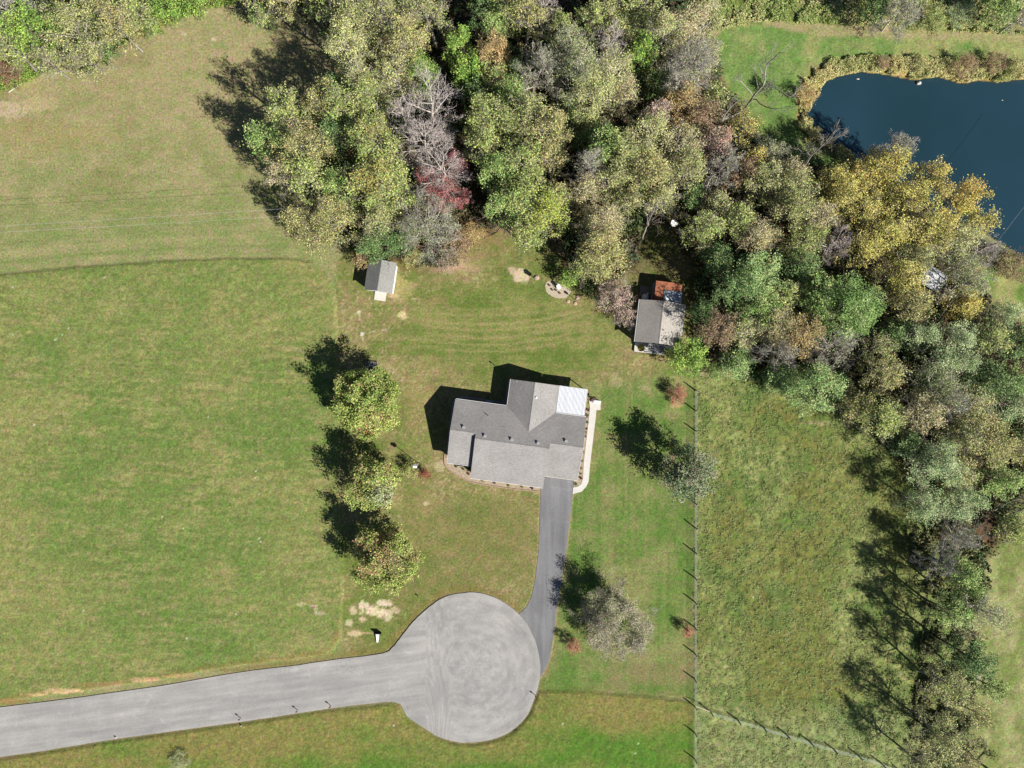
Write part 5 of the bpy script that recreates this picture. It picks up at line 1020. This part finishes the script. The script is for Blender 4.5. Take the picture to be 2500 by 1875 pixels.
# --- pond shore
T(2196, 362, 40, 11, 'grey', 'grey half-bare tree leaning over the pond', trunkc=1, dens=1.5); T(2132, 378, 24, 10, 'grey', 'small bluish bare tree at the pond shore', trunkc=1); T(2152, 420, 56, 13, 'yellow', 'yellow tree on the pond shore left of the golden one', dens=1.1); T(2092, 436, 50, 12, 'yellow', 'olive-yellow tree second from the leaning dead trunk'); T(2030, 445, 44, 11, 'golden', 'gold-green tree beside the leaning dead trunk', dens=1.1); T(2262, 440, 44, 13, 'yellow', 'upper golden tree against the pond', dens=1.2)
T(2322, 492, 66, 14, 'yellow', 'largest golden tree against the pond', dens=1.2, spotc=[(.3, .3, .5, (208, 168, 84))]); T(2206, 492, 56, 13, 'golden', 'yellow-green tree left of the largest golden one'); T(2376, 545, 44, 12, 'golden', 'yellow-green tree on the shore below the golden one'); T(2396, 612, 40, 10, 'lilac', 'grey-lilac bare tree on the shore at the cable pole'); T(2164, 570, 58, 13, 'golden', 'yellow-grey twiggy tree in the yellow wood', dens=.9); T(2262, 570, 56, 12, 'golden', 'gold-grey tree in the centre of the yellow wood', dens=.8); T(2324, 590, 46, 12, 'pale', 'pale yellow-grey tree below the golden one', dens=1.1)
T(2228, 628, 42, 12, 'oliv', 'olive tree left of the white shed', dens=1.1); T(2345, 646, 34, 8, 'greygreen', 'grey-olive half-bare tree right of the white shed', dens=1.2); T(2366, 692, 42, 11, 'greygreen', 'grey branchy tree near the grass bank', dens=1.2); T(2352, 744, 44, 7, 'yellow', 'orange-gold tree below the white shed', dens=1.2); T(2196, 680, 56, 12, 'golden', 'olive-yellow tree below left of the white shed'); T(2222, 746, 46, 11, 'gold', 'tan-gold tree above the dark gap'); T(2300, 722, 16, 8, 'tan', 'small tan tree just below the white shed')
T(2462, 640, 36, 4, 'rust', 'brown-olive bush on the south pond shore', dens=1.2, spotc=[(0, 0, .7, (150, 146, 86))]); T(2486, 668, 26, 3, 'rust', 'small brown bush at the right edge below the pond'); T(2440, 615, 20, 2.5, 'green', 'small green bush at the pond corner')
PS = 'low brown bushes along the north pond shore'
for a in ((2358, 156, 32, 2.8, 'rust', 'larger brown bush on the north pond shore with a dark shadow'), (2432, 150, 28, 2.4, 'rust', 'brown bush on the north pond shore near the right edge'), (2158, 152, 20, 1.8, 'rust', 'small brown bush on the north pond shore, farthest left'), (2246, 158, 20, 1.8, 'gold', 'small tan bush in the middle of the north pond shore'), (2480, 160, 22, 2.2, 'gold', 'tan bush on the north pond shore at the right edge'), (1972, 232, 30, 2.4, 'orange', 'rusty bush on the west tip of the pond')): T(*a, PS, dens=1.4)
T(2400, 1492, 42, 12, 'greygreen', 'tall thin grey-green tree at the outer edge of the lower right thicket', dens=1.2); T(2405, 1665, 34, 11, 'green', 'thin green tree beside the pale pasture patch', dens=1.1); T(2340, 1390, 34, 10, 'green', 'green tree behind the dark lilac bare one', dens=1.2)
T(2200, 34, 48, 9, 'grey', 'bare grey tree with arching white limb on the top edge', trunkc=1, dens=2.5); T(2138, 22, 36, 7, 'dgreen', 'dark green tree with black shade on the top edge'); T(2440, 20, 44, 7, 'green', 'dark green tree near the top right corner'); T(2494, 40, 32, 8, 'lilac', 'bare lilac tree in the top right corner'); T(2286, 44, 36, 3, 'ygreen', 'low yellow-green bush on the top edge beside the grey tree'); T(2350, 30, 34, 3, 'willow', 'low grey-green bush on the top edge between two dark trees')
# --- east wood
T(1856, 444, 54, 13, 'oliv', 'dark olive-brown tree above the grey-tan ones'); T(1918, 460, 50, 13, 'oliv', 'olive tree left of the leaning dead trunk foot'); T(1806, 420, 40, 12, 'rust', 'brown tree right of the bare lilac-grey one'); T(1716, 560, 46, 14, 'ygreen', 'pale green tree on the right of the shaded clearing'); T(1798, 540, 44, 11, 'ygreen', 'green-tan tree right of the shaded clearing'); T(1848, 580, 46, 11, 'tan', 'grey-tan tree in the east wood', dens=1.1); T(1934, 514, 60, 13, 'oliv', 'olive tree in the upper east wood', dens=1.1); T(1986, 535, 46, 12, 'tan', 'tan tree left of the yellow-green one'); T(1752, 500, 36, 10, 'pale', 'small pale tree by the crooked white branch'); T(1690, 480, 30, 8, 'dgreen', 'dark tree in the very dark hollow')
T(1962, 588, 48, 11, 'ygreen', 'yellow-green tree above the grey-pink one'); T(2046, 488, 52, 13, 'golden', 'bright yellow-green tree in the upper east wood', dens=1.1); T(2098, 520, 44, 13, 'golden', 'gold-grey tree between yellow-green and yellow trees'); T(2036, 598, 48, 11, 'lilac', 'grey-pink bare tree in the east wood', dens=2); T(2098, 610, 46, 12, 'golden', 'gold-olive tree right of the grey-pink one')
T(1843, 675, 60, 13, 'bluegreen', 'large blue-green tree with pale top east of the cabin', dens=1.1); T(1846, 750, 56, 11, 'green', 'green tree just below the large blue-green one'); T(1786, 704, 46, 13, 'dgreen', 'dark green tree between cabin and blue-green tree'); T(1750, 632, 42, 10, 'dgreen', 'dark green tree in the shade north-east of the cabin'); T(1948, 655, 52, 11, 'dgreen', 'dark shaded tree right of the blue-green one'); T(1992, 712, 50, 12, 'green', 'green tree left of the biggest green one'); T(2062, 750, 84, 14, 'bluegreen', 'biggest bright green tree in the middle of the east wood', dens=1.15, spotc=[(0, 0, 3, (122, 150, 78))])
T(1906, 722, 40, 11, 'ygreen', 'green-gold tree between the two blue-green ones'); T(1890, 790, 52, 11, 'tan', 'tan-orange half-bare tree above the lawn corner', dens=1.2); T(1948, 818, 56, 12, 'orange', 'orange-tan half-bare tree above the bare grey one', dens=.7); T(2032, 840, 58, 11, 'grey', 'bare grey tree below the biggest green one', dens=1.4, trunkc=1); T(1900, 860, 44, 10, 'grey', 'bare grey tree with white twigs above the green hedge tree', dens=1., trunkc=1); T(1752, 806, 50, 10.5, 'rust', 'grey-brown half-bare bush tree right of the cabin', dens=.8); T(1716, 760, 34, 6, 'dgreen', 'dark bush against the east side of the cabin'); T(1812, 812, 40, 9, 'pale', 'pale tan tree above the field corner')
T(1985, 945, 66, 10, 'bluegreen', 'bright blue-green tree on the edge of the rough field', dens=1.2); T(1905, 925, 42, 6, 'bluegreen', 'low blue-green tree on the field edge'); T(1800, 885, 44, 5, 'bluegreen', 'low green tree on the field edge near the fence top'); T(1750, 905, 26, 2.4, 'green', 'small green bush where the fence meets the wood')
T(2152, 915, 50, 11, 'gold', 'yellow-olive tree left of the plank platform', dens=.9); T(2140, 855, 40, 10, 'oliv', 'olive tree above the plank platform'); T(2148, 1015, 60, 11, 'ygreen', 'yellow-olive tree below the plank platform'); T(2084, 990, 44, 9, 'gold', 'gold-olive tree right of the blue-green one'); T(2180, 808, 36, 8, 'dgreen', 'dark green tree below the tan-gold one'); T(2238, 820, 44, 10, 'willow', 'grey-green tree in the lower east wood'); T(2322, 830, 48, 11, 'willow', 'grey-green tree right of the dark gap'); T(2286, 880, 46, 10, 'willow', 'grey-green tree right of the plank platform'); T(2340, 890, 42, 10, 'willow', 'pale grey-green tree farther right of the plank platform')
T(2412, 830, 46, 10, 'ygreen', 'yellow-flecked dark tree near the right edge', dens=.9); T(2454, 766, 40, 7, 'willow', 'grey-green tree on the grass bank at the right'); T(2486, 840, 38, 9, 'dgreen', 'dark green tree on the right edge'); T(2416, 930, 56, 11, 'dgreen', 'dark green shaded tree near the right edge'); T(2476, 930, 44, 10, 'green', 'green tree on the right edge below the dark one'); T(2286, 945, 50, 12, 'greygreen', 'grey-olive half-bare tree in the lower east wood', dens=1.3); T(2250, 1000, 54, 12, 'tan', 'grey-tan tree with white twigs to its right', dens=1.1); T(2306, 990, 42, 12, 'grey', 'white-twigged bare tree in the lower east wood', trunkc=1, dens=1.5); T(2362, 985, 44, 11, 'pale', 'pale olive tree right of the white-twigged one'); T(2470, 984, 48, 11, 'willow', 'pale green tree on the right edge')
T(2406, 1070, 74, 13, 'gold', 'large olive-gold tree near the right edge', dens=1.); T(2340, 1060, 44, 12, 'oliv', 'olive tree left of the large olive-gold one'); T(2280, 1128, 66, 11, 'willow', 'big pale grey-green willow beside the rough field', dens=1.1); T(2210, 1080, 40, 8, 'dgreen', 'dark green tree in shade left of the willow'); T(2340, 1160, 46, 10, 'oliv', 'olive tree right of the big willow'); T(2252, 1232, 50, 8, 'willow', 'lower grey-green willow near the shadows', dens=1.1); T(2346, 1225, 52, 8, 'willow', 'grey-green willow left of the fallen bare limbs', dens=1.1); T(2440, 1172, 46, 10, 'green', 'green tree above the fallen bare limbs'); T(2488, 1100, 36, 10, 'gold', 'gold tree on the right edge'); T(2480, 1290, 40, 7, 'ygreen', 'yellow-green tree on the right edge below the bare limbs')
snag(2430, 1245, [([(2430, 1245, .5), (2465, 1225, 4), (2510, 1210, 7)], .16), ([(2430, 1245, .5), (2470, 1245, 3), (2500, 1252, 5)], .13), ([(2420, 1245, .5), (2440, 1280, 3), (2462, 1325, 6)], .14), ([(2415, 1250, .5), (2410, 1280, 2), (2408, 1310, 4)], .1), ([(2405, 1250, .5), (2386, 1275, 2), (2378, 1305, 3)], .1)], .2, 'uprooted pale limbs spreading at the right edge')
# --- south-east thicket
SE_ = None
T(2345, 1316, 38, 8, 'grey', 'bare grey tree at the top of the lower right thicket', trunkc=1); T(2298, 1372, 44, 8.5, 'lilac', 'dark lilac bare tree at the upper left of the lower right thicket'); T(2355, 1428, 32, 8, 'green', 'green and grey tree on the right of the dark lilac bare one', dens=1.2); T(2318, 1490, 44, 10.5, 'green', 'green tree in the middle of the lower right thicket', dens=1.2); T(2362, 1602, 48, 12, 'dgreen', 'tall green tree standing in the lower right thicket', dens=1.2); T(2316, 1668, 50, 11, 'oliv', 'olive tree in the lower right thicket', dens=1.1); T(2380, 1740, 38, 8, 'gold', 'thin yellow tree in the lower right thicket', dens=.7); T(2296, 1800, 56, 11, 'oliv', 'olive-gold tree at the bottom of the lower right thicket', dens=1.1); T(2360, 1535, 28, 9, 'tan', 'thin tan tree among the green ones of the lower right thicket', dens=.7); T(2345, 1850, 42, 10, 'gold', 'yellow-olive tree at the bottom edge of the thicket', dens=.5); T(2250, 1868, 44, 9, 'oliv', 'olive tree where the slanting fence enters the thicket'); T(2500, 1935, 50, 10, 'oliv', 'olive tree at the bottom right corner')
print('trees', COUNT[0])

# ---------------------------------------------------------------- ground-covering plants nobody could count
def scatter(name, poly, n, hmax, cols, size, cell=20, cut=.42, seed=1, up=.4, label=None, expo=1., edge=0, matl=None):
    rg = np.random.default_rng(seed); p = np.array(poly, float); lo = np.maximum(p.min(0), [-80, -80]); hi = np.minimum(p.max(0), [2600, 1960])
    q = lo+(hi-lo)*rg.random((n*3, 2)); sd = sdist(q[:, 0], q[:, 1], poly); f = fbm(q[:, 0]/cell, q[:, 1]/cell, seed+90, 4, .6); wv = 55 if name == 'reeds' else 18
    pd = sdist(q[:, 0], q[:, 1], POND)
    k = (sd+wv*(f-.5) > edge) & (f > cut) & (pd < 2); q = q[k][:n]; f = f[k][:n]
    x = (q[:, 0]-1250)/PXM; y = (937.5-q[:, 1])/PXM; z = .04+hmax*np.clip((f-cut)/.3, 0, 1)**expo*(rg.random(len(q))**.6)
    f2 = fbm(q[:, 0]/70, q[:, 1]/70, seed+190, 3); idx = np.clip(((f2-.25)/.5*len(cols)+rg.normal(size=len(q))*.8), 0, len(cols)-1).astype(int)
    V, F, C = leaves(np.stack([x, y, z], -1), size*(.6+.8*rg.random(len(q))), cols, rg, up, idx)
    o = npmesh(name, V, F, matl or M_LEAF, col=np.clip(C*.95, .003, .8)); tag(o, kind='stuff')
    if label: o['label'] = label
    return o
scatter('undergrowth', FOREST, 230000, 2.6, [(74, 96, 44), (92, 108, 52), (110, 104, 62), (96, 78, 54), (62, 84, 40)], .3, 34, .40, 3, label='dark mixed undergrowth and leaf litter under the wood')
scatter('tall_weeds', NWWEED, 60000, .9, [(118, 146, 54), (140, 160, 66), (104, 126, 50), (156, 150, 84)], .2, 22, .32, 4, .8, label='bright green weeds along the top of the tan field')
scatter('tall_weeds', NEWEED, 90000, .8, [(150, 162, 84), (172, 174, 108), (188, 180, 128), (130, 148, 72)], .2, 22, .30, 5, 1., label='tangled pale green weeds north of the pond clearing')
scatter('reeds', REEDS, 80000, .8, [(196, 188, 122), (182, 172, 106), (204, 196, 140), (156, 160, 92), (150, 156, 88)], .15, 26, .33, 6, .9, label='tan reeds and dry grass ringing the pond', matl=M_REED)
scatter('meadow_tussocks', MEADOW, 190000, .3, [(112, 136, 64), (134, 146, 80), (150, 156, 96), (124, 132, 66)], .13, 9, .40, 8, 1., label='coarse tussocks in the rough field beyond the fence')
scatter('thicket_brush', [(2220, 1290), (2300, 1280), (2380, 1290), (2420, 1400), (2370, 1500), (2390, 1600), (2370, 1760), (2340, 1900), (2180, 1900), (2230, 1740), (2240, 1600), (2250, 1480), (2230, 1380)], 40000, 1.3, [(92, 102, 52), (112, 112, 66), (130, 130, 78), (82, 96, 46)], .28, 26, .44, 9, label='grey-brown brush filling the lower right thicket')
